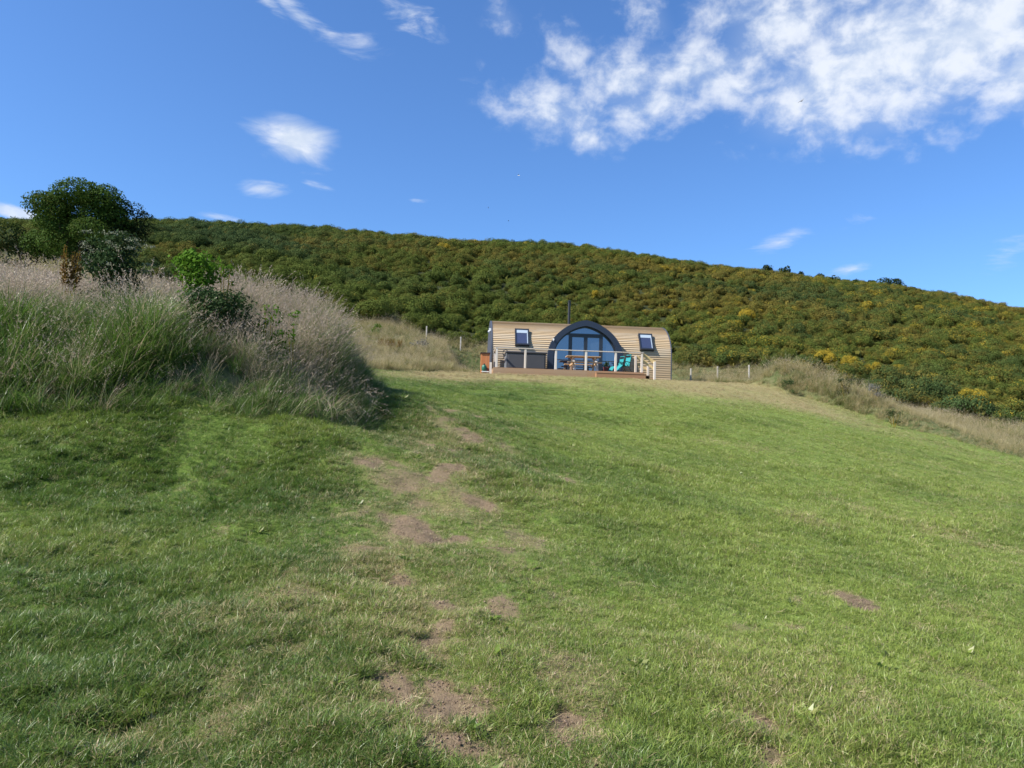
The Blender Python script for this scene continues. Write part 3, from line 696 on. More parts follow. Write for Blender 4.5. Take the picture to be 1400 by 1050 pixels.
def shell():
    p = shell_profile(); s = np.concatenate([[0], np.cumsum(np.hypot(*np.diff(p, axis=0).T))]); n = int(s[-1] / 2 / .112) * 2
    ss = np.linspace(0, s[-1], n + 1); q = np.stack([np.interp(ss, s, p[:, 0]), np.interp(ss, s, p[:, 1])], 1)
    m = MB(); half = n // 2
    for i in range(n):
        a, b = q[i], q[i + 1]; t = (b - a) / np.linalg.norm(b - a); nn = np.array([-t[1], t[0]])
        lo, hi = (.034, .003) if i < half else (.003, .034)
        A = a + nn * lo; B = b + nn * hi
        joints = sorted([0.0] + [LP * f for f in (random.uniform(.15, .4), random.uniform(.5, .85))] + [LP])
        for k in range(3):
            x0, x1 = joints[k], joints[k + 1]; r = random.random()
            V = [(x0, A[0], A[1]), (x1, A[0], A[1]), (x1, B[0], B[1]), (x0, B[0], B[1]), (x0, a[0], a[1]), (x1, a[0], a[1]), (x1, b[0], b[1]), (x0, b[0], b[1])]
            m.add(V, [(0, 1, 2, 3), (4, 5, 1, 0), (3, 2, 6, 7), (0, 3, 7, 4), (1, 5, 6, 2)], r)
    m.build('cladding', M_CLAD, POD)
    # end panels with a dark edge trim
    for x0, x1 in ((-.07, -.003), (LP + .003, LP + .05)):
        e = MB(); o_ = []
        c = np.array([AV, 1.2])
        for (v, z) in p[::3]: o_.append(c + (np.array([v, z]) - c) * (1.02 if z > .2 else 1.02))
        k = len(o_); V = [(x0, a[0], max(a[1], .1)) for a in o_] + [(x1, a[0], max(a[1], .1)) for a in o_]
        e.add(V, [tuple(range(k)), tuple(range(k, 2 * k))[::-1]] + [(i, (i + 1) % k, k + (i + 1) % k, k + i)[::-1] for i in range(k)])
        e.build('end_wall', M_NAVY2, POD)
    b = MB(); b.box(.05, LP - .03, .06, 4.94, -.35, .158); b.build('plinth', M_PLINTH, POD)
shell()
# --- arched entrance
ACX = loc(800.7, 480, -.35)[0]; ZF = .37; ZB, ZT, AW = 1.17, 3.12, 1.93
def arch(off, n=22):
    """right half outline from floor to apex, inset by off"""
    o = [(AW - off, ZF + .004)]; a = AW - off; h = ZT - off * 1.02 - ZB
    for k in range(n + 1):
        t = math.sin(k / n * PI / 2); o.append((a * (max(0, 1 - t ** 2.2)) ** (1 / 1.5), ZB + h * t))
    return o
def full(off):
    r = arch(off); return [(ACX + x, z) for x, z in r] + [(ACX - x, z) for x, z in r[::-1][1:]]
def dormer():
    O, I = full(0), full(.29); k = len(O); m = MB(); y0, y1, yb = -.36, -.02, 2.45
    V = [(x, y0, z) for x, z in O] + [(x, y0, z) for x, z in I] + [(x, y1, z) for x, z in I] + [(x, yb, z) for x, z in O]
    F = []
    for i in range(k - 1):
        F += [(i, i + 1, k + i + 1, k + i), (k + i, k + i + 1, 2*k + i + 1, 2*k + i), (3*k + i, 3*k + i + 1, i + 1, i)]
    F += [(0, k, 2*k, 3*k), (k - 1, 4*k - 1, 3*k - 1, 2*k - 1)]
    m.add(V, F); return m.build('entrance_arch', M_NAVY, POD)
dormer()
def inner_x(z, off=.31):
    r = arch(off); zs = [b for a, b in r]; return float(np.interp(z, zs, [a for a, b in r]))
TR = 2.36; S0, S1, S2 = ACX - .80, ACX + .03, ACX + .86
def glazing():
    y0, y1 = -.17, -.07
    f = MB()
    f.box(ACX - inner_x(TR) - .04, ACX + inner_x(TR) + .04, y0, y1, TR, TR + .09)
    for s in (S0, S2): f.box(s - .045, s + .045, y0 + .004, y1 - .004, ZF + .01, TR)
    f.box(ACX - AW + .32, S0 - .045, y0 + .002, y1 - .002, ZF + .01, ZF + .12); f.box(S2 + .045, ACX + AW - .32, y0 + .002, y1 - .002, ZF + .01, ZF + .12)
    I, J = full(.285), full(.36); k = len(I)
    V = [(x, y0 + .01, z) for x, z in I] + [(x, y0 + .01, z) for x, z in J] + [(x, y1, z) for x, z in J]
    f.add(V, sum([[(i, i + 1, k + i + 1, k + i), (k + i, k + i + 1, 2*k + i + 1, 2*k + i)] for i in range(k - 1)], []))
    fr = f.build('window_frame', M_FRAME, POD)
    def pane(pts, y=-.10, parent=POD):
        m = MB(); n = len(pts); V = [(x, y, z) for x, z in pts] + [(x, y + .02, z) for x, z in pts]
        m.add(V, [tuple(range(n)), tuple(range(n, 2 * n))[::-1]] + [(i, n + i, n + (i + 1) % n, (i + 1) % n) for i in range(n)]); m.build('pane', M_GLASS, parent)
    zs = np.linspace(ZF + .1, TR + .01, 16)
    pane([(ACX - inner_x(z, .32), z) for z in zs][::-1] + [(S0 - .03, zs[0]), (S0 - .03, zs[-1])], parent=fr)
    pane([(S2 + .03, zs[-1]), (S2 + .03, zs[0])] + [(ACX + inner_x(z, .32), z) for z in zs], parent=fr)
    zt = np.linspace(TR + .08, ZT - .345, 16)
    pane([(ACX - inner_x(z, .33), z) for z in zt][::-1] + [(ACX + inner_x(z, .33), z) for z in zt], parent=fr)
    for a, b, hx in ((S0 + .045, S1 - .004, S1 - .07), (S1 + .004, S2 - .045, S1 + .07)):
        d = MB(); w = .085; z0, z1 = ZF + .03, TR - .006
        d.box(a, a + w, y0 + .01, y1 - .01, z0, z1); d.box(b - w, b, y0 + .01, y1 - .01, z0, z1); d.box(a + w, b - w, y0 + .012, y1 - .012, z1 - w, z1); d.box(a + w, b - w, y0 + .012, y1 - .012, z0, z0 + .13)
        o = d.build('door', M_FRAME, POD); pane([(a + w - .01, z1 - w + .01), (a + w - .01, z0 + .12), (b - w + .01, z0 + .12), (b - w + .01, z1 - w + .01)], parent=o)
        h = MB(); h.box(hx - .012, hx + .012, y0 - .035, y0 + .006, 1.32, 1.52); h.build('handle', M_BRONZE, o)
glazing()
# --- roof windows
def roof_window(pxc, py0, py1, w):
    def vz(z): return AV * (1 - math.sqrt(max(0, 1 - ((z - 1.4) / AZ) ** 2))) if z > 1.4 else 0
    u = loc(pxc, (py0 + py1) / 2, .3)[0]; z0, z1 = 1.68, 2.57
    a = Vector((0, vz(z0), z0)); b = Vector((0, vz(z1), z1)); t = (b - a).normalized(); n = Vector((0, -t.z, t.y)); h = (b - a).length; c = (a + b) / 2 + n * .15
    def B(m, x0, x1, s0, s1, n0, n1):
        V = []
        for k in (n0, n1):
            for (x, s) in ((x0, s0), (x1, s0), (x1, s1), (x0, s1)): V.append(Vector((u + x, 0, 0)) + c + t * s + n * k)
        m.add(V, [(0,3,2,1),(4,5,6,7),(0,1,5,4),(1,2,6,5),(2,3,7,6),(3,0,4,7)])
    f = MB(); W = w / 2; H = h / 2; q = .072
    B(f, -W, -W + q, -H, H, -.22, .05); B(f, W - q, W, -H, H, -.22, .05); B(f, -W + q, W - q, H - q, H, -.22, .047); B(f, -W + q, W - q, -H, -H + q * 1.2, -.22, .047)
    fo = f.build('window', M_FRAME, POD)
    g = MB(); B(g, -W + q - .01, W - q + .01, -H + q, H - q + .01, -.22, .02); g.build('pane', M_RGLASS, fo)
    k = MB(); B(k, -W + q, W - q, H - q - .20, H - q, .022, .03); B(k, W - q - .04, W - q, -H + q * 1.2, H - q - .20, .022, .03); k.build('blind', M_BLIND, fo)
roof_window(713.5, 449, 472, .73); roof_window(882.5, 457, 480, .73)
# --- flue, lamps
def flue():
    u = loc(778, 430, 2.0)[0]; zt = loc(778, 411, 2.0)[2]; m = MB()
    m.tube([(u, 2.0, 2.9), (u, 2.0, zt - .12)], .07, 14); m.lathe((u, 2.0, zt - .12), [(.058, 0), (.085, .01), (.085, .05), (.06, .06), (.06, .08), (.09, .085), (.02, .14)], 14)
    m.lathe((u, 2.0, 3.1), [(.12, 0), (.10, .06), (.065, .12)], 14); m.build('flue', M_FLUE, POD)
    l = MB(); z = loc(669.5, 441, .25)[2]; l.box(-.17, -.071, .62, .74, 2.52, 2.66); l.tube([(-.15, .68, 2.52), (-.19, .6, 2.44)], .045, 10, .055); l.build('wall_lamp', M_WHITE, POD)
    q = loc(756.8, 464, -.40); l = MB(); l.box(q[0] - .035, q[0] + .035, -.43, -.361, q[2] - .04, q[2] + .04); l.lathe((q[0], -.40, q[2] - .08), [(.02, 0), (.028, .02), (.028, .04)], 8); l.build('wall_lamp', M_WHITE, POD)
flue()

# ================================================================== deck with balustrade and side steps
DK = empty('timber_deck', (POD_O[0], POD_O[1], 4.60), POD_A)
tag(DK, 'raised brown timber deck with pale balustrade in front of the pod', 'deck')
UL = loc(674, 512, -2.4)[0]; UR = loc(881, 512, -2.4)[0]; VF = -2.4; PR = loc(813.5, 512, -2.4)[0]
def deck():
    b = MB(); n = 17; w = (-.37 + .0 - VF) / n
    for i in range(n): b.box(UL, UR, VF + i * w + .004, VF + (i + 1) * w - .004, ZF - .03, ZF)
    b.build('deck_boards', M_DECK, DK)
    f = MB()
    for z0, z1 in ((-.02, .155), (.162, .338)):
        f.box(UL, PR - .4, VF - .004, VF + .026, z0, z1); f.box(PR - .396, UR, VF - .004, VF + .026, z0, z1)
        f.box(UL - .004, UL + .026, VF + .027, -.4, z0, z1); f.box(UR - .026, UR + .004, VF + .027, -.4, z0, z1)
    f.build('fascia', M_DECK, DK)
    s = MB(); s.box(PR, UR, VF - .34, VF - .21, .245, .275); s.box(PR, UR, VF - .2, VF - .008, .245, .275); s.box(PR + .01, UR - .01, VF - .325, VF - .297, -.12, .243); s.box(PR + .01, PR + .04, VF - .296, VF - .01, -.12, .243); s.box(UR - .04, UR - .01, VF - .296, VF - .01, -.12, .243)
    s.build('step', M_STEP, DK)
    V = VF + .07; top = ZF + .93; us = []
    for px in (679, 718.2, 760, 801.3, 841.8, 877.6): us.append(loc(px, 490, V)[0])
    for u in us:
        p = MB(); p.box(u - .05, u + .05, V - .05, V + .05, ZF, top - .002); p.build('post', M_POST, DK, bevel=.008)
    r = MB(); r.box(us[0] - .08, us[-1] + .08, V - .065, V + .065, top, top + .035); r.build('rail', M_POST, DK, bevel=.006)
    # left return
    r = MB(); r.box(us[0] - .06, us[0] + .06, V + .07, -.15, top + .001, top + .034); r.build('rail', M_POST, DK)
    p = MB(); p.box(us[0] - .045, us[0] + .045, -.24, -.14, ZF, top); p.build('post', M_POST, DK)
    p = MB(); p.box(UL - .16, UL - .06, -2.2, -2.1, -.1, .62); p.build('post', M_POST, DK)
    # steps down on the right with two sloping handrails
    for i, (z, k) in enumerate(((.245, 0), (.12, 1))):
        s = MB(); s.box(UR + .01 + k * .30, UR + .30 + k * .30, VF + .15, -.95, z - .04, z); s.box(UR + .28 + k * .3, UR + .298 + k * .3, VF + .17, -.97, -.12, z - .042); s.build('side_step', M_STEP, DK)
    for v, pa, pb, ya, yb in ((V, 877.6, 895, 482, 494.5), (-1.15, 869.2, 886, 483, 496)):
        ua = loc(pa, 490, v)[0]; ub = loc(pb, 500, v)[0]; zb = loc(pb, yb, v)[2]; za = top
        if v > -2:
            p = MB(); p.box(ua - .05, ua + .05, v - .05, v + .05, ZF, top); p.build('post', M_POST, DK, bevel=.008)
        p = MB(); p.box(ub - .05, ub + .05, v - .05, v + .05, -.15, zb); p.build('post', M_POST, DK, bevel=.008)
        h = MB(); h.beam((ua + .02, v + .075, za - .02), (ub + .05, v + .075, zb - .05), .045, .15); h.beam((ua + .04, v + .075, za - .36), (ub + .0, v + .075, zb - .34), .04, .11); h.build('handrail', M_NEWW, DK)
deck()
def on_deck(u, v): return tuple(_O + _eu * u + _ev * v + np.array([0, 0, ZF]))
# --- hot tub
def hot_tub():
    a = loc(692, 500, -1.85)[0]; b = loc(747, 500, -1.85)[0]; w = b - a; t = empty('hot_tub', on_deck((a + b) / 2, -1.02), POD_A)
    tag(t, 'square charcoal hot tub with a dark cover on the deck', 'hot tub'); W = w / 2; D = .80
    m = MB(); m.box(-W + .03, W - .03, -D + .02, D - .02, 0, .78)
    for i in range(2):
        x0 = -W + .09 + i * (w - .12) / 2; m.box(x0, x0 + (w - .24) / 2, -D - .004, -D + .02, .06, .70)
    m.build('cabinet', M_TUB, t, bevel=.015)
    s = MB(); s.box(-W - .002, -W + .028, -D + .03, D - .03, .01, .77); s.build('side_panel', M_TUB_SUNLIT, t)
    c = MB(); c.box(-W - .03, W + .03, -D - .03, D, .785, .87); c.build('cover', M_TUBLID, t, bevel=.02)
    h = MB(); h.tube([(-W - .06, -.5, .62), (-W - .16, -.5, .74), (-W - .14, -.5, .90), (-W + .0, -.5, .96), (-W + .08, -.5, .88), (-W + .03, -.5, .74), (-W - .1, -.5, .60), (-W - .16, -.5, .42), (-W - .14, -.5, .34)], .022, 8)
    h.build('cover_lifter', M_STEEL, t, smooth=True)
hot_tub()
# --- picnic table
def picnic():
    a = loc(775, 490, -1.6)[0]; b = loc(821, 490, -1.6)[0]; L = (b - a) / 2; t = empty('picnic_table', on_deck((a + b) / 2, -1.35), POD_A)
    tag(t, 'wooden picnic table with A-frame legs and fixed benches on the deck', 'picnic table')
    m = MB()
    for i in range(5): m.box(-L, L, -.36 + i * .145, -.36 + i * .145 + .138, .735, .775)
    for x in (-L + .28, L - .28): m.box(x - .03, x + .03, -.34, .34, .665, .732)
    m.build('tabletop', M_TABLE, t, bevel=.006)
    for s in (-1, 1):
        q = MB()
        for i in range(2): q.box(-L, L, s * .66 - .14 + i * .145, s * .66 - .14 + i * .145 + .137, .41, .448)
        q.build('bench', M_TABLE, t, bevel=.006)
    for x in (-L + .28, L - .28):
        for s in (-1, 1):
            l = MB(); l.beam((x + .055 , s * .16, .66), (x + .055, s * .66, 0), .045, .11, (1, 0, 0)); l.build('leg', M_POST, t)
        k = MB(); k.box(x - .03, x + .03, -.80, .80, .335, .408); k.build('crossbar', M_TABLE, t)
picnic()
# --- teal recliner chairs
def recliner(px, v, ang, label, recl):
    u = loc(px, 495, v)[0]; t = empty('recliner_chair', on_deck(u, v), POD_A + R(ang)); t.scale = (.88, .88, .88); tag(t, label, 'recliner chair', 'teal recliner chairs on the deck')
    W = .20
    def sling(pts, name):
        m = MB(); n = len(pts); V = []
        for x, z in pts: V += [(x, -W, z), (x, W, z)]
        for x, z in pts: V += [(x, -W, z - .012), (x, W, z - .012)]
        F = []
        for i in range(n - 1): F += [(2*i, 2*i+1, 2*i+3, 2*i+2), (2*n+2*i+2, 2*n+2*i+3, 2*n+2*i+1, 2*n+2*i)]
        for i in range(n - 1): F += [(2*i, 2*i+2, 2*n+2*i+2, 2*n+2*i), (2*i+1, 2*n+2*i+1, 2*n+2*i+3, 2*i+3)]
        F += [(0, 2*n, 2*n+1, 1), (2*n-2, 2*n-1, 4*n-1, 4*n-2)]
        m.add(V, F); return m.build(name, M_TEAL, t)
    bx = .14 + recl
    sling([(.12, .40), (.15, .55), (bx + .02, .80), (bx + .06, 1.04)], 'backrest'); sling([(.12, .395), (-.10, .36), (-.34, .42)], 'seat'); sling([(-.34, .415), (-.46, .27), (-.56, .10)], 'leg_rest')
    p = MB(); p.box(bx + .01, bx + .04, -.17, .17, .90, 1.0); p.build('headrest', M_STEEL, t)
    f = MB()
    for s in (-1, 1):
        y = s * (W + .02)
        f.tube([(bx + .07, y, 1.05), (.14, y, .46), (-.12, y, .37), (-.34, y, .43), (-.57, y, .10)], .013, 7)
        f.tube([(-.36, y, .0), (.10, y, .58), (-.22, y, .62)], .013, 7); f.tube([(.34, y, .0), (-.20, y, .60)], .013, 7)
        f.tube([(-.30, y, .63), (.16, y, .60)], .022, 7)
    for x, z in ((-.36, .015), (.34, .015), (bx + .07, 1.05), (-.57, .1)): f.tube([(x, -W - .02, z), (x, W + .02, z)], .012, 7)
    f.build('frame', M_STEEL, t)
recliner(855.0, -1.75, 28, 'teal recliner chair nearer the balustrade, its back whole and upright', .05)
recliner(845.0, -1.0, 24, 'teal recliner chair partly hidden behind the other by the arch', .09)
# --- plant pot
M_PLANT = bush_mat('pot_plant_leaves', (.012, .035, .015), (.03, .06, .02))
def pot():
    u = loc(829.5, 500, -.75)[0]; t = empty('plant_pot', on_deck(u, -.75), POD_A); tag(t, 'maroon plant pot with a dark leafy plant beside the glass doors', 'plant pot')
    m = MB(); m.lathe((0, 0, 0), [(.13, 0), (.17, .30), (.19, .31), (.19, .35), (.165, .35), (.16, .31)], 18); m.build('pot', M_MAROON, t, smooth=False)
    g = np.random.default_rng(5); n = 110; D = g.normal(size=(n, 3)); D[:, 2] = abs(D[:, 2]) + .4; D /= np.linalg.norm(D, axis=1)[:, None]
    v = cards(D * [.10, .10, .26] * g.uniform(.3, 1, (n, 1)) + [0, 0, .34], D, g.uniform(.06, .13, n), .4, g.random(n), 1.0, g)
    o = mesh_np('plant', v[0], v[1], M_PLANT, True, {'col': v[2]}); o.parent = t
pot()
# --- orange cupboard left of the pod
def cupboard():
    a = loc(657.3, 500, -.9); b = loc(669.0, 500, -.9); w = (b[0] - a[0]) / 2; zt = loc(663, 481, -.9)[2]
    u = (a[0] + b[0]) / 2; p = _O + _eu * u + _ev * (-.65); gzz = float(gz(p[0:1], p[1:2], False)[0]); h = zt + 4.6 - gzz
    t = empty('garden_cupboard', (p[0], p[1], gzz - .03), POD_A); tag(t, 'narrow orange timber cupboard with a dark lid against the pod end', 'cupboard')
    m = MB(); n = 4
    for i in range(n): m.box(-w + i * 2 * w / n + .003, -w + (i + 1) * 2 * w / n - .003, -.25, -.22, .0, h - .06)
    m.box(-w, w, -.219, .25, 0, h - .06); m.build('body', M_ORNG, t)
    r = MB(); r.box(-w - .03, w + .03, -.29, .28, h - .055, h); r.build('lid', M_DARKR, t)
    s = MB(); s.box(-w + .04, w - .02, -.46, -.252, .27, .31); s.beam((-w + .1, -.25, .12), (-w + .1, -.42, .27), .03, .03); s.beam((w - .1, -.25, .12), (w - .1, -.42, .27), .03, .03); s.build('shelf', M_WHITE, t)
    q = Vector((p[0], p[1], gzz - .03)); rm = Matrix.Rotation(POD_A, 4, 'Z')
    k = empty('gas_canister', q + rm @ Vector((-.045, -.36, .31)), POD_A); tag(k, 'rounded dark green canister on the shelf of the orange cupboard', 'canister')
    c = MB(); c.lathe((0, 0, 0), [(.07, 0), (.11, .02), (.125, .08), (.125, .22), (.105, .28), (.04, .32)], 18); c.build('canister', M_GREENC, k, smooth=True)
    c = MB(); c.lathe((0, 0, .32), [(.04, 0), (.045, .03), (.02, .06)], 10); c.build('valve', M_STEEL, k)
    k = empty('small_pot', q + rm @ Vector((.115, -.36, .31)), POD_A); tag(k, 'small maroon pot beside the green canister on the shelf', 'pot')
    c = MB(); c.lathe((0, 0, 0), [(.045, 0), (.06, .12), (.066, .12), (.066, .15), (.055, .15), (.05, .12)], 14); c.build('pot', M_MAROON, k)
cupboard()
# ================================================================== wire fences at the foot of the gorse
def fence(posts, d, label, hgt):
    P0 = []
    for px, py in posts:
        q = P(px, py, d); g_ = float(gz(q[0:1], q[1:2], False)[0]); P0.append((q[0], q[1], g_, max(q[2], g_ + .8)))
    t = empty('wire_fence', P0[0][:3]); tag(t, label, 'fence'); o = Vector(P0[0][:3])
    for x, y, z, zt in P0:
        m = MB(); a = Vector((x, y, z)) - o; m.box(a.x - .038, a.x + .038, a.y - .038, a.y + .038, a.z - .3, a.z + (zt - z)); m.build('post', M_FPOST, t, bevel=.01)
    w = MB()
    for k in (.12, .42, .75): w.tube([(x - o.x, y - .055 - o.y, zt - k - o.z) for x, y, z, zt in P0], .004, 5)
    w.build('wire', M_STEEL, t)
fence([(583, 457.5), (630, 462.5)], 46.5, 'wire fence on pale posts crossing the rough bank left of the pod', 1)
fence([(944.6, 503.5), (981, 508.5), (1024, 513.5)], 44.0, 'wire fence on pale posts in rough grass right of the pod', 1)

# ================================================================== trees and single plants
M_BARK = simple('bark', (.10, .08, .06), .9, 0, .2, .25, 5, (3, 3, .6), .5)
M_LEAF = bush_mat('sycamore_leaves', (.027, .058, .009), (.062, .105, .017), transl=.3)
M_DARKLEAF = bush_mat('dark_leaves', (.013, .026, .008), (.030, .048, .013), transl=.2)
M_LIME = bush_mat('lime_leaves', (.05, .12, .010), (.10, .19, .020), transl=.4)
M_WEED = bush_mat('weed_leaves', (.024, .050, .015), (.050, .080, .028), (.20, .21, .14), transl=.25)
M_DOCK = bush_mat('dock_spikes', (.12, .068, .022), (.18, .11, .032), transl=.2)
M_GREY = bush_mat('grey_twigs', (.11, .11, .10), (.20, .19, .17), transl=.1)
def crown(lobes, per, leaf, seed, up=.25, asp=.6, shell=(.72, 1.05)):
    """leaf cards through the volume of many lobes ((x,y,z),(rx,ry,rz))"""
    g = np.random.default_rng(seed); parts = []
    for (c, r) in lobes:
        n = int(per * (r[0] * r[1] + r[1] * r[2] + r[0] * r[2]) / 3); D = g.normal(size=(n, 3)); D /= np.linalg.norm(D, axis=1)[:, None]
        p = np.array(c) + D * np.array(r) * g.uniform(shell[0], shell[1], (n, 1)) ; dd = D * .7 + g.normal(size=(n, 3)) * .55 + [0, 0, up - .3]
        parts.append(cards_n(p, D + [0, 0, .25], g.uniform(*leaf, n), asp, np.clip(g.random(n) * .6 + g.random() * .4, 0, 1), 1.0, g, .6))
    return join(parts)
def tree(name, base, lobes, per, leaf, mat, trunk_h, r, label, cat, seed, limbs=6, group=None):
    t = empty(name, base); tag(t, label, cat, group)
    v = crown(lobes, per, leaf, seed); o = mesh_np('crown', v[0], v[1], mat, True, {'col': v[2]}); o.parent = t
    m = MB(); rd = random.Random(seed)
    m.tube([(0, 0, -.3), (.03, 0, trunk_h * .5), (.0, .05, trunk_h)], r, 9, r * .6)
    for k in range(limbs):
        c = lobes[rd.randrange(len(lobes))][0]; m.tube([(0, .03, trunk_h * .75), (c[0] * .45, c[1] * .45, trunk_h + (c[2] - trunk_h) * .5), (c[0] * .9, c[1] * .9, c[2])], r * .5, 6, r * .12)
    b = m.build('trunk', M_BARK, t); return t
def lobes_in(seed, n, rx, ry, z0, z1, q=(.8, 1.4)):
    g = np.random.default_rng(seed); L = []
    for k in range(n):
        z = g.uniform(z0, z1); tt = (z - z0) / (z1 - z0); w = math.sqrt(max(.05, 1 - (1.7 * tt - .75) ** 2 * .8)); a = g.random() * 2 * PI; rr = math.sqrt(g.random())
        s = g.uniform(*q); L.append(((rr * rx * w * math.cos(a), rr * ry * w * math.sin(a), z), (s, s, s * .7)))
    return L
def place_trees():
    D = 38.0
    def bz(px): p = P(px, 330, D); return (p[0], p[1], float(gz(p[0:1], p[1:2])[0]))
    k = D / FPX
    b = bz(105); top = P(105, 250, D)[2] - b[2]; bot = P(105, 335, D)[2] - b[2]
    L = lobes_in(21, 46, 62 * k, 2.2, max(.8, bot - .6), top - .55, (.55, 1.0))
    L += [((-50 * k, 0, bot), (.9, .9, .7)), ((-28 * k, .2, top - 1.1), (.8, .8, .6)), ((14 * k, 0, top - .45), (.75, .75, .5)), ((36 * k, .1, top - .5), (.6, .6, .5))]
    tree('sycamore_tree', b, L, 1500, (.07, .15), M_LEAF, max(1.2, bot * .8), .22, 'broad dark green tree rising behind the left bank', 'tree', 31)
    b = bz(163); top = P(160, 261, D)[2] - b[2]; bot = P(163, 325, D)[2] - b[2]
    L = lobes_in(22, 20, 26 * k, .9, max(.6, bot - .4), top - .4, (.35, .6)); L += [((16 * k, 0, bot + .3), (.5, .5, .4))]
    tree('hawthorn_tree', (b[0], b[1] + .6, b[2]), L, 1100, (.06, .13), M_DARKLEAF, max(.8, bot), .12, 'smaller looser dark tree touching the right side of the big tree', 'tree', 32, 8)
    b = bz(25); top = P(25, 312, D)[2] - b[2]
    L = lobes_in(23, 18, 1.6, 1.2, .5, max(1.0, top), (.5, .9))
    tree('hawthorn_bush', (b[0] - .3, b[1] + 1, b[2]), L, 300, (.1, .2), M_DARKLEAF, .8, .1, 'dark low bush left of the big tree at the photo edge', 'bush', 33)
place_trees()
def shrub(name, px, py, d, hpx, wpx, mat, label, cat, seed, leaf, per=900, n=14, stems=9, fl=None, asp=.5, base=None):
    """small plant of a given pixel size standing on the ground at depth d"""
    p = P(px, py, d); g0 = float(gz(p[0:1], p[1:2], False)[0]); top = p[2] - g0; h = hpx / FPX * d; w = wpx / FPX * d / 2
    t = empty(name, (p[0], p[1], g0)); tag(t, label, cat)
    if h > .55 * top or name in ('nettle_patch', 'flowering_weed'): h = top - .08
    g = np.random.default_rng(seed); L = []
    for k in range(n):
        a = g.random() * 2 * PI; rr = math.sqrt(g.random()); z = top - h + h * g.random() ** .8
        s = w * g.uniform(.25, .45); zc = max(.1, min(z, top - s * .8)); f = 1 - .5 * ((zc - (top - h)) / max(h, .01)) ** 2
        L.append(((rr * w * .8 * f * math.cos(a), rr * w * .8 * f * math.sin(a), zc), (s, s, s * .9)))
    v = crown(L, per, leaf, seed, asp=asp, shell=(.3, 1.05)); o = mesh_np('foliage', v[0], v[1], mat, True, {'col': v[2]}); o.parent = t
    m = MB()
    for k in range(stems):
        c = L[k % n][0]; m.tube([(c[0] * .2, c[1] * .2, -.05), (c[0] * .6, c[1] * .6, c[2] * .5), (c[0], c[1], c[2])], .007, 5, .004)
    m.build('stem', mat, t)
    if fl:
        parts = []
        for k in range(fl):
            a = g.random() * 2 * PI; rr = math.sqrt(g.random()) * w * .95; z = top - h * .02 - h * .55 * g.random() * (rr / w) ; n_ = 42; q = g.uniform(.05, .10)
            pp = np.stack([g.normal(0, q * .6, n_), g.normal(0, q * .6, n_), g.normal(0, .012, n_)], 1) + [rr * math.cos(a), rr * math.sin(a), z]
            parts.append(cards(pp, g.normal(size=(n_, 3)) + [0, 0, .5], g.uniform(.015, .035, n_), .8, g.random(n_), 0.0, g))
        v = join(parts); o = mesh_np('flower_heads', v[0], v[1], M_WEED, True, {'col': v[2]}); o['flw'] = 1.0; o.parent = t
    return t
def spikes(name, px, py, d, hpx, wpx, mat, label, cat, seed, n=9):
    p = P(px, py, d); g0 = float(gz(p[0:1], p[1:2], False)[0]); top = p[2] - g0; h = hpx / FPX * d; w = wpx / FPX * d / 2
    t = empty(name, (p[0], p[1], g0)); tag(t, label, cat); g = np.random.default_rng(seed); m = MB(); parts = []
    for k in range(n):
        x, y = g.uniform(-w, w), g.uniform(-w, w) * .6; lx, ly = g.normal(0, .05), g.normal(0, .05); tp = top * g.uniform(.82, 1.0)
        m.tube([(x * .5, y * .5, -.03), (x, y, tp * .6), (x + lx, y + ly, tp)], .006, 5, .003); q = 70
        z = g.uniform(max(.1, tp - h), tp, q); f = (tp - z) / h; rr = .012 + .035 * np.sqrt(np.clip(f, 0, 1)); a = g.random(q) * 2 * PI
        pp = np.stack([x + lx * z / tp + rr * np.cos(a) * .4, y + ly * z / tp + rr * np.sin(a) * .4, z], 1); dd = np.stack([np.cos(a), np.sin(a), g.uniform(.2, 1.2, q)], 1)
        parts.append(cards(pp, dd, rr * 1.2, .7, g.random(q), 1.0, g))
    v = join(parts); o = mesh_np('seed_spikes', v[0], v[1], mat, True, {'col': v[2]}); o.parent = t; m.build('stem', M_DOCK, t)
shrub('flowering_weed', 158, 318, 12.4, 62, 100, M_WEED, 'bushy grey-green weed with pale flower heads on the bank top', 'weed', 41, (.04, .09), 2600, 44, 10, fl=28)
spikes('dock_plant', 100, 334, 11.6, 52, 24, M_DOCK, 'rust-brown dock spikes left of the flowering weed on the bank', 'dock', 42, 9)
shrub('elder_shrub', 272, 342, 12.3, 62, 84, M_LIME, 'bright green leafy sapling standing on top of the bank', 'shrub', 43, (.05, .11), 1500, 30, 7)
shrub('elder_shrub', 308, 360, 12.2, 30, 34, M_LIME, 'small bright green shoot just right of the taller sapling', 'shrub', 44, (.04, .09), 1300, 18, 5)
shrub('nettle_patch', 300, 396, 11.2, 115, 120, M_WEED, 'dark green leafy nettle clump on the face of the bank', 'weed', 45, (.03, .07), 2300, 60, 10)
shrub('nettle_patch', 372, 412, 11.5, 28, 46, M_LIME, 'small lime-green weed among dry stalks on the bank', 'weed', 46, (.04, .09), 1300, 22, 5)
shrub('nettle_patch', 406, 424, 11.6, 22, 34, M_LIME, 'tiny green weed high among the seed heads near the bank end', 'weed', 47, (.03, .08), 1300, 18, 4)
shrub('bramble_shrub', 1222, 560, 31.0, 24, 28, M_DARKLEAF, 'small dark green bramble at the foot of the grassy ridge', 'shrub', 48, (.03, .07), 2600, 10, 6)
shrub('bramble_shrub', 1078, 518, 36.0, 30, 28, M_WEED, 'dull green bush low on the grassy ridge near the pod', 'shrub', 49, (.03, .07), 2600, 10, 6)
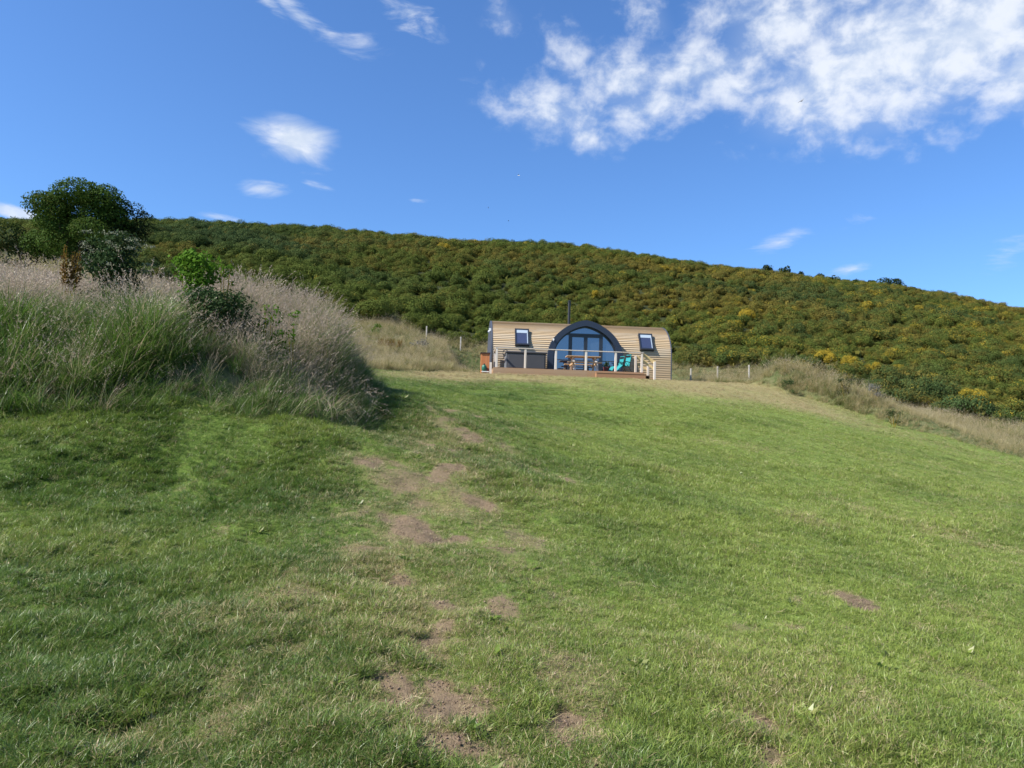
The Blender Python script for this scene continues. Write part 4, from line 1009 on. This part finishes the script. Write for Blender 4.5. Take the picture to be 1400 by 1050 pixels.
shrub('willow_shrub', 1155, 514, 35.2, 26, 34, M_DARKLEAF, 'dark green bush on the crest of the grassy ridge', 'shrub', 50, (.03, .07), 2600, 10, 6)
shrub('willow_shrub', 1196, 524, 34.4, 22, 30, M_GREY, 'grey-leaved bush farther down the crest of the ridge', 'shrub', 51, (.03, .07), 2600, 10, 6)
shrub('elder_shrub', 518, 442, 42.5, 22, 24, M_LIME, 'green sapling at the top of the rough bank left of the pod', 'shrub', 52, (.05, .10), 1500, 9, 6)
spikes('dock_plant', 533, 462, 40, 26, 32, M_DOCK, 'patch of rust-red dock on the rough bank left of the pod', 'dock', 53, 40)
shrub('flowering_weed', 571, 463, 41.5, 14, 40, M_GREY, 'low pale grey weed patch on the rough bank', 'weed', 54, (.06, .12), 600, 10, 6)
# named gorse
single_gorse(1128, 502, 34, 'bright yellow gorse bush in full flower above the ridge crest', 0, .85, .2, 1, start=43.5, zs=1.2, lift=.35)
single_gorse(1163, 508, 30, 'yellow flowering gorse bush right of the brightest one', 0, .7, .3, 2, start=43, zs=1.2, lift=.35)
single_gorse(1195, 516, 28, 'third yellow flowering gorse bush along the ridge crest', 0, .75, .3, 3, start=42, zs=1.2, lift=.35)
single_gorse(1326, 558, 44, 'large yellow flowering gorse bush above the far right ridge', 0, .75, .2, 4, start=40.2, zs=1.1, lift=.3)
single_gorse(1022, 444, 28, 'round golden gorse bush on the open hillside right of the pod', 0, .75, .4, 5, zs=1.3, lift=.45)
single_gorse(813, 416, 12, 'tiny vivid yellow gorse bush above the arch of the pod', 0, 1.0, 0, 6, zs=1.6, lift=.8)
def skyline():
    k = 0
    for px, py, w, h, lab in [(1049, 366, 16, 8, 'leftmost low dark bush on the right skyline'), (1073, 371, 17, 10, 'dark pointed bush on the skyline, second from the left'),
            (1094, 374, 11, 7, 'small round bush on the skyline beyond the pointed one'), (1121, 377, 17, 8, 'dark dome bush in the middle of the skyline row'), (1136, 380, 14, 7, 'low bush hugging the skyline right of the dome bush'),
            (1169, 384, 11, 7, 'lone small dark bush on the bare skyline'), (1190, 387, 16, 8, 'dark bush just left of the big skyline thicket'), (1249, 397, 14, 7, 'small dark bush right of the big skyline thicket')]:
        p = P(px, py - h + 4, 104); g0 = float(gz(p[0:1], p[1:2], False)[0]); hh = max(p[2] - g0, 1.0); W = w / FPX * 104 / 2
        t = empty('skyline_bush', (p[0], p[1], g0)); tag(t, lab, 'bush', 'dark bushes along the skyline')
        L = [((random.uniform(-.5, .5) * W, random.uniform(-.4, .4) * W, hh - random.uniform(.45, 1.1)), (W * .55, W * .55, .6)) for _ in range(6)] + [((0, 0, hh * .45), (W * .95, W * .7, hh * .42)), ((0, 0, hh * .2), (W * 1.1, W * .8, hh * .25))]
        v = crown(L, 420, (.14, .28), 60 + k); o = mesh_np('crown', v[0], v[1], M_DARKLEAF, True, {'col': v[2]}); o.parent = t; k += 1
        m = MB(); m.tube([(0, 0, -.2), (0, 0, hh * .6)], .12, 6, .06); m.build('trunk', M_BARK, t)
    p = P(1219, 379, 104); g0 = float(gz(p[0:1], p[1:2], False)[0]); hh = p[2] - g0; W = 21 / FPX * 104
    L = [((-.5 * W, 0, hh - .7), (.95, .9, .6)), ((.15 * W, .3, hh - .8), (1.0, .9, .6)), ((.7 * W, 0, hh - 1.3), (.7, .7, .5)), ((-.85 * W, 0, hh - 1.2), (.5, .6, .4)), ((0, 0, hh * .45), (1.7, .9, .9)), ((.3 * W, -.2, hh - .6), (.6, .6, .4))]
    tree('skyline_thicket', (p[0], p[1], g0), L, 420, (.14, .28), M_DARKLEAF, hh * .5, .15, 'largest dark thicket standing up on the right skyline', 'thicket', 75)
skyline()
# ================================================================== birds
M_BIRDG = simple('grey_feathers', (.16, .16, .17), .7); M_BIRDW = simple('white_feathers', (.75, .76, .76), .7); M_BIRDB = simple('dark_feathers', (.015, .015, .018), .7)
def bird(px, py, d, span, mat, bank, head, flap, label):
    p = P(px, py, d); m = MB(); L = span * .42
    m.lathe((0, 0, 0), [(.004, -.5 * L), (.05 * L, -.46 * L), (.10 * L, -.34 * L), (.085 * L, -.27 * L), (.15 * L, -.1 * L), (.15 * L, .08 * L), (.07 * L, .3 * L), (.03 * L, .42 * L)], 8)
    body = [Vector((v[0], v[2], v[1])) for v in m.v]; m.v = [tuple(b) for b in body]
    m.add([(-.02*L, .3*L, .01), (.02*L, .3*L, .01), (.13*L, .62*L, .01), (-.13*L, .62*L, .01), (-.02*L, .3*L, -.01), (.02*L, .3*L, -.01), (.13*L, .62*L, -.005), (-.13*L, .62*L, -.005)], [(0,3,2,1),(4,5,6,7),(0,1,5,4),(1,2,6,5),(2,3,7,6),(3,0,4,7)])
    o = m.build('bird', mat); o.location = Vector(p)
    for s in (-1, 1):
        w = MB(); A = [(.08, -.14), (.08, .14)]; B = [(.5, -.24), (.5, .06)]; C = [(1.0, .02), (1.0, .10)]; V = []
        for q, z in ((A, .0), (B, flap), (C, flap * .55)):
            for x, y in q: V.append((s * x * span / 2, y * L * 1.3, .03 * L + z * span / 2))
        V += [(x, y, z - .012 * span) for x, y, z in V]
        w.add(V, [(0,1,3,2),(2,3,5,4),(6,8,9,7),(8,10,11,9),(0,2,8,6),(2,4,10,8),(1,7,9,3),(3,9,11,5),(4,5,11,10),(0,6,7,1)]); wo = w.build('wing', mat, o)
    o.rotation_euler = (R(12), R(bank), R(head)); tag(o, label, 'bird', 'birds in flight over the hill'); return o
bird(1095.5, 138, 62, .80, M_BIRDG, -38, 20, .10, 'largest grey bird gliding with banked wings under the big cloud')
bird(709, 240, 95, .62, M_BIRDW, 5, 60, .35, 'pale white bird with raised wings high above the pod')
bird(667.5, 284, 120, .42, M_BIRDG, 20, 80, .25, 'faint grey bird low in the sky left of the darkest one')
bird(695, 302, 110, .46, M_BIRDB, -10, 100, .3, 'small black bird just above the hill skyline')

# ================================================================== sun and sky
SUN_AZ, SUN_EL = R(-113), R(43)           # azimuth from +Y, clockwise seen from above
sd = Vector((math.sin(SUN_AZ) * math.cos(SUN_EL), math.cos(SUN_AZ) * math.cos(SUN_EL), math.sin(SUN_EL)))
sl = bpy.data.lights.new('sun', 'SUN'); sl.energy = 5.0; sl.angle = R(.55); sl.color = (1, .955, .88); so = bpy.data.objects.new('sun', sl); COL.objects.link(so)
so.rotation_euler = sd.to_track_quat('Z', 'Y').to_euler(); so.location = (-60, -20, 80)
w = bpy.data.worlds.new('World'); scene.world = w; w.use_nodes = True; nt = w.node_tree; nt.nodes.clear()
N = lambda t, **k: _nd(nt, t, **k)
sky = N('ShaderNodeTexSky', sky_type='NISHITA', sun_disc=False, sun_elevation=SUN_EL, sun_rotation=SUN_AZ, altitude=50, air_density=1.0, dust_density=.6, ozone_density=2.2)
dirv = N('ShaderNodeTexCoord').outputs['Generated']
sp = N('ShaderNodeSeparateXYZ', ins={0: dirv})
az = math_(N, 'ARCTAN2', sp.outputs[0], sp.outputs[1]); el = math_(N, 'ARCSINE', sp.outputs[2])
ae = N('ShaderNodeCombineXYZ', ins={0: az, 1: el}).outputs[0]
def ang(px, py):
    v = ray(px, py); v = v / np.linalg.norm(v); return math.atan2(v[0], v[1]), math.asin(v[2])
def blob(px, py, rx, ry, rot, s):
    a, e = ang(px, py); k = 1 / FPX
    # near the frame edges an angle covers more pixels
    c = math.cos(math.atan(abs(px - 700) / FPX)) ** 1.0
    mp = N('ShaderNodeMapping', vector_type='TEXTURE', ins={'Vector': ae, 'Location': (a, e, 0), 'Rotation': (0, 0, R(-rot)), 'Scale': (rx * k * c, ry * k * c, 1)})
    return math_(N, 'MULTIPLY', N('ShaderNodeTexGradient', gradient_type='SPHERICAL', ins={0: mp.outputs[0]}).outputs['Fac'], s)
def msum(L):
    r = L[0]
    for q in L[1:]: r = math_(N, 'MAXIMUM', r, q)
    return r
big = msum([blob(*q) for q in [(1400,95,150,95,0,1.35),(965,95,230,85,-6,1.05),(1010,20,160,60,0,.9),(860,110,180,70,0,.9),(1330,50,330,150,-12,1.5),(1180,90,240,90,-12,1.2),(1230,55,330,125,-14,1.15),(1060,40,220,95,-10,1.0),(1330,95,190,75,-18,1.05),(1000,115,190,60,8,.85),(905,140,160,55,-6,.95),(760,150,150,62,14,1.0),(800,185,85,38,10,.9),(720,135,90,45,0,.85),(790,80,110,50,35,.55),(900,30,110,60,40,.62),(690,28,60,32,25,.6),(1100,125,120,45,-15,.8),(1330,150,120,30,-12,.45),(1390,60,120,80,0,1.0)]])
wisp = msum([blob(*q) for q in [(405,18,85,22,28,.58),(445,45,60,18,10,.45),(365,3,60,18,30,.7),(560,15,90,42,30,.5),(500,60,90,30,-5,.45),(585,28,30,30,50,.6),(650,105,40,20,0,.4),(1065,332,75,26,-18,.6),(1165,368,70,22,-10,.55),(1375,350,90,30,-15,.55),(1170,300,90,20,0,.35),(358,258,58,20,-8,.95),(575,274,34,7,0,.55),(300,296,50,8,0,.5),(430,250,40,10,10,.4),(18,290,60,14,3,1.25),(1370,148,60,16,-10,.5)]])
lens = msum([blob(*q) for q in [(402,190,92,50,14,1.25),(430,200,80,28,22,.7)]])
st1 = N('ShaderNodeMapping', ins={'Vector': ae, 'Rotation': (0, 0, R(10)), 'Scale': (1.0, 1.35, 1)}).outputs[0]
n1 = noise(N, st1, 21, 10, .58, .15); n1b = noise(N, st1, 5.5, 3, .5)
st2 = N('ShaderNodeMapping', ins={'Vector': ae, 'Rotation': (0, 0, R(-6)), 'Scale': (.5, 2.0, 1)}).outputs[0]
n2 = noise(N, st2, 22, 8, .62, .5)
st3 = N('ShaderNodeMapping', ins={'Vector': ae, 'Rotation': (0, 0, R(14)), 'Scale': (.5, 1.9, 1)}).outputs[0]
n3 = noise(N, st3, 20, 8, .6, .6)
def dens(mask, n, amp, lo, hi): return math_(N, 'MULTIPLY', ramp(N, math_(N, 'ADD', mask, math_(N, 'MULTIPLY', math_(N, 'SUBTRACT', n, .5), amp)), lo, hi), ramp(N, mask, .02, .22))
nb = math_(N, 'ADD', math_(N, 'MULTIPLY', n1, .62), math_(N, 'MULTIPLY', n1b, .38))
d1 = dens(big, nb, 2.9, .16, 1.2); veil = math_(N, 'MULTIPLY', ramp(N, math_(N, 'ADD', big, math_(N, 'MULTIPLY', math_(N, 'SUBTRACT', n1b, .5), 1.2)), .25, 1.1), .38); d2 = dens(wisp, n2, 1.6, .25, .95); d3 = dens(lens, n3, 1.3, .32, 1.25)
cl = math_(N, 'MAXIMUM', math_(N, 'MAXIMUM', veil, math_(N, 'MULTIPLY', d1, .92)), math_(N, 'MAXIMUM', math_(N, 'MULTIPLY', d2, .8), d3))
SKY_K = .088
skc = mixc(N, 1.0, sky.outputs[0], (.57, .85, 1.2), 'MULTIPLY')
cc = (4.5, 4.9, 5.6)
col = N('ShaderNodeMix', data_type='RGBA', clamp_factor=True); nt.links.new(cl, col.inputs[0]); nt.links.new(skc, col.inputs[6]); nt.links.new(mixc(N, ramp(N, n1, .38, .62), (3.9, 4.5, 5.5), (5.4, 5.7, 6.2)), col.inputs[7])
bg = N('ShaderNodeBackground', ins={'Color': col.outputs[2], 'Strength': SKY_K}); wo = N('ShaderNodeOutputWorld'); nt.links.new(bg.outputs[0], wo.inputs[0])
scene.view_settings.view_transform = 'Standard'; scene.view_settings.look = 'None'; scene.view_settings.exposure = 0.95; scene.view_settings.gamma = 1.0; scene.view_settings.use_curve_mapping = False
scene.cycles.max_bounces = 6; scene.cycles.transparent_max_bounces = 6
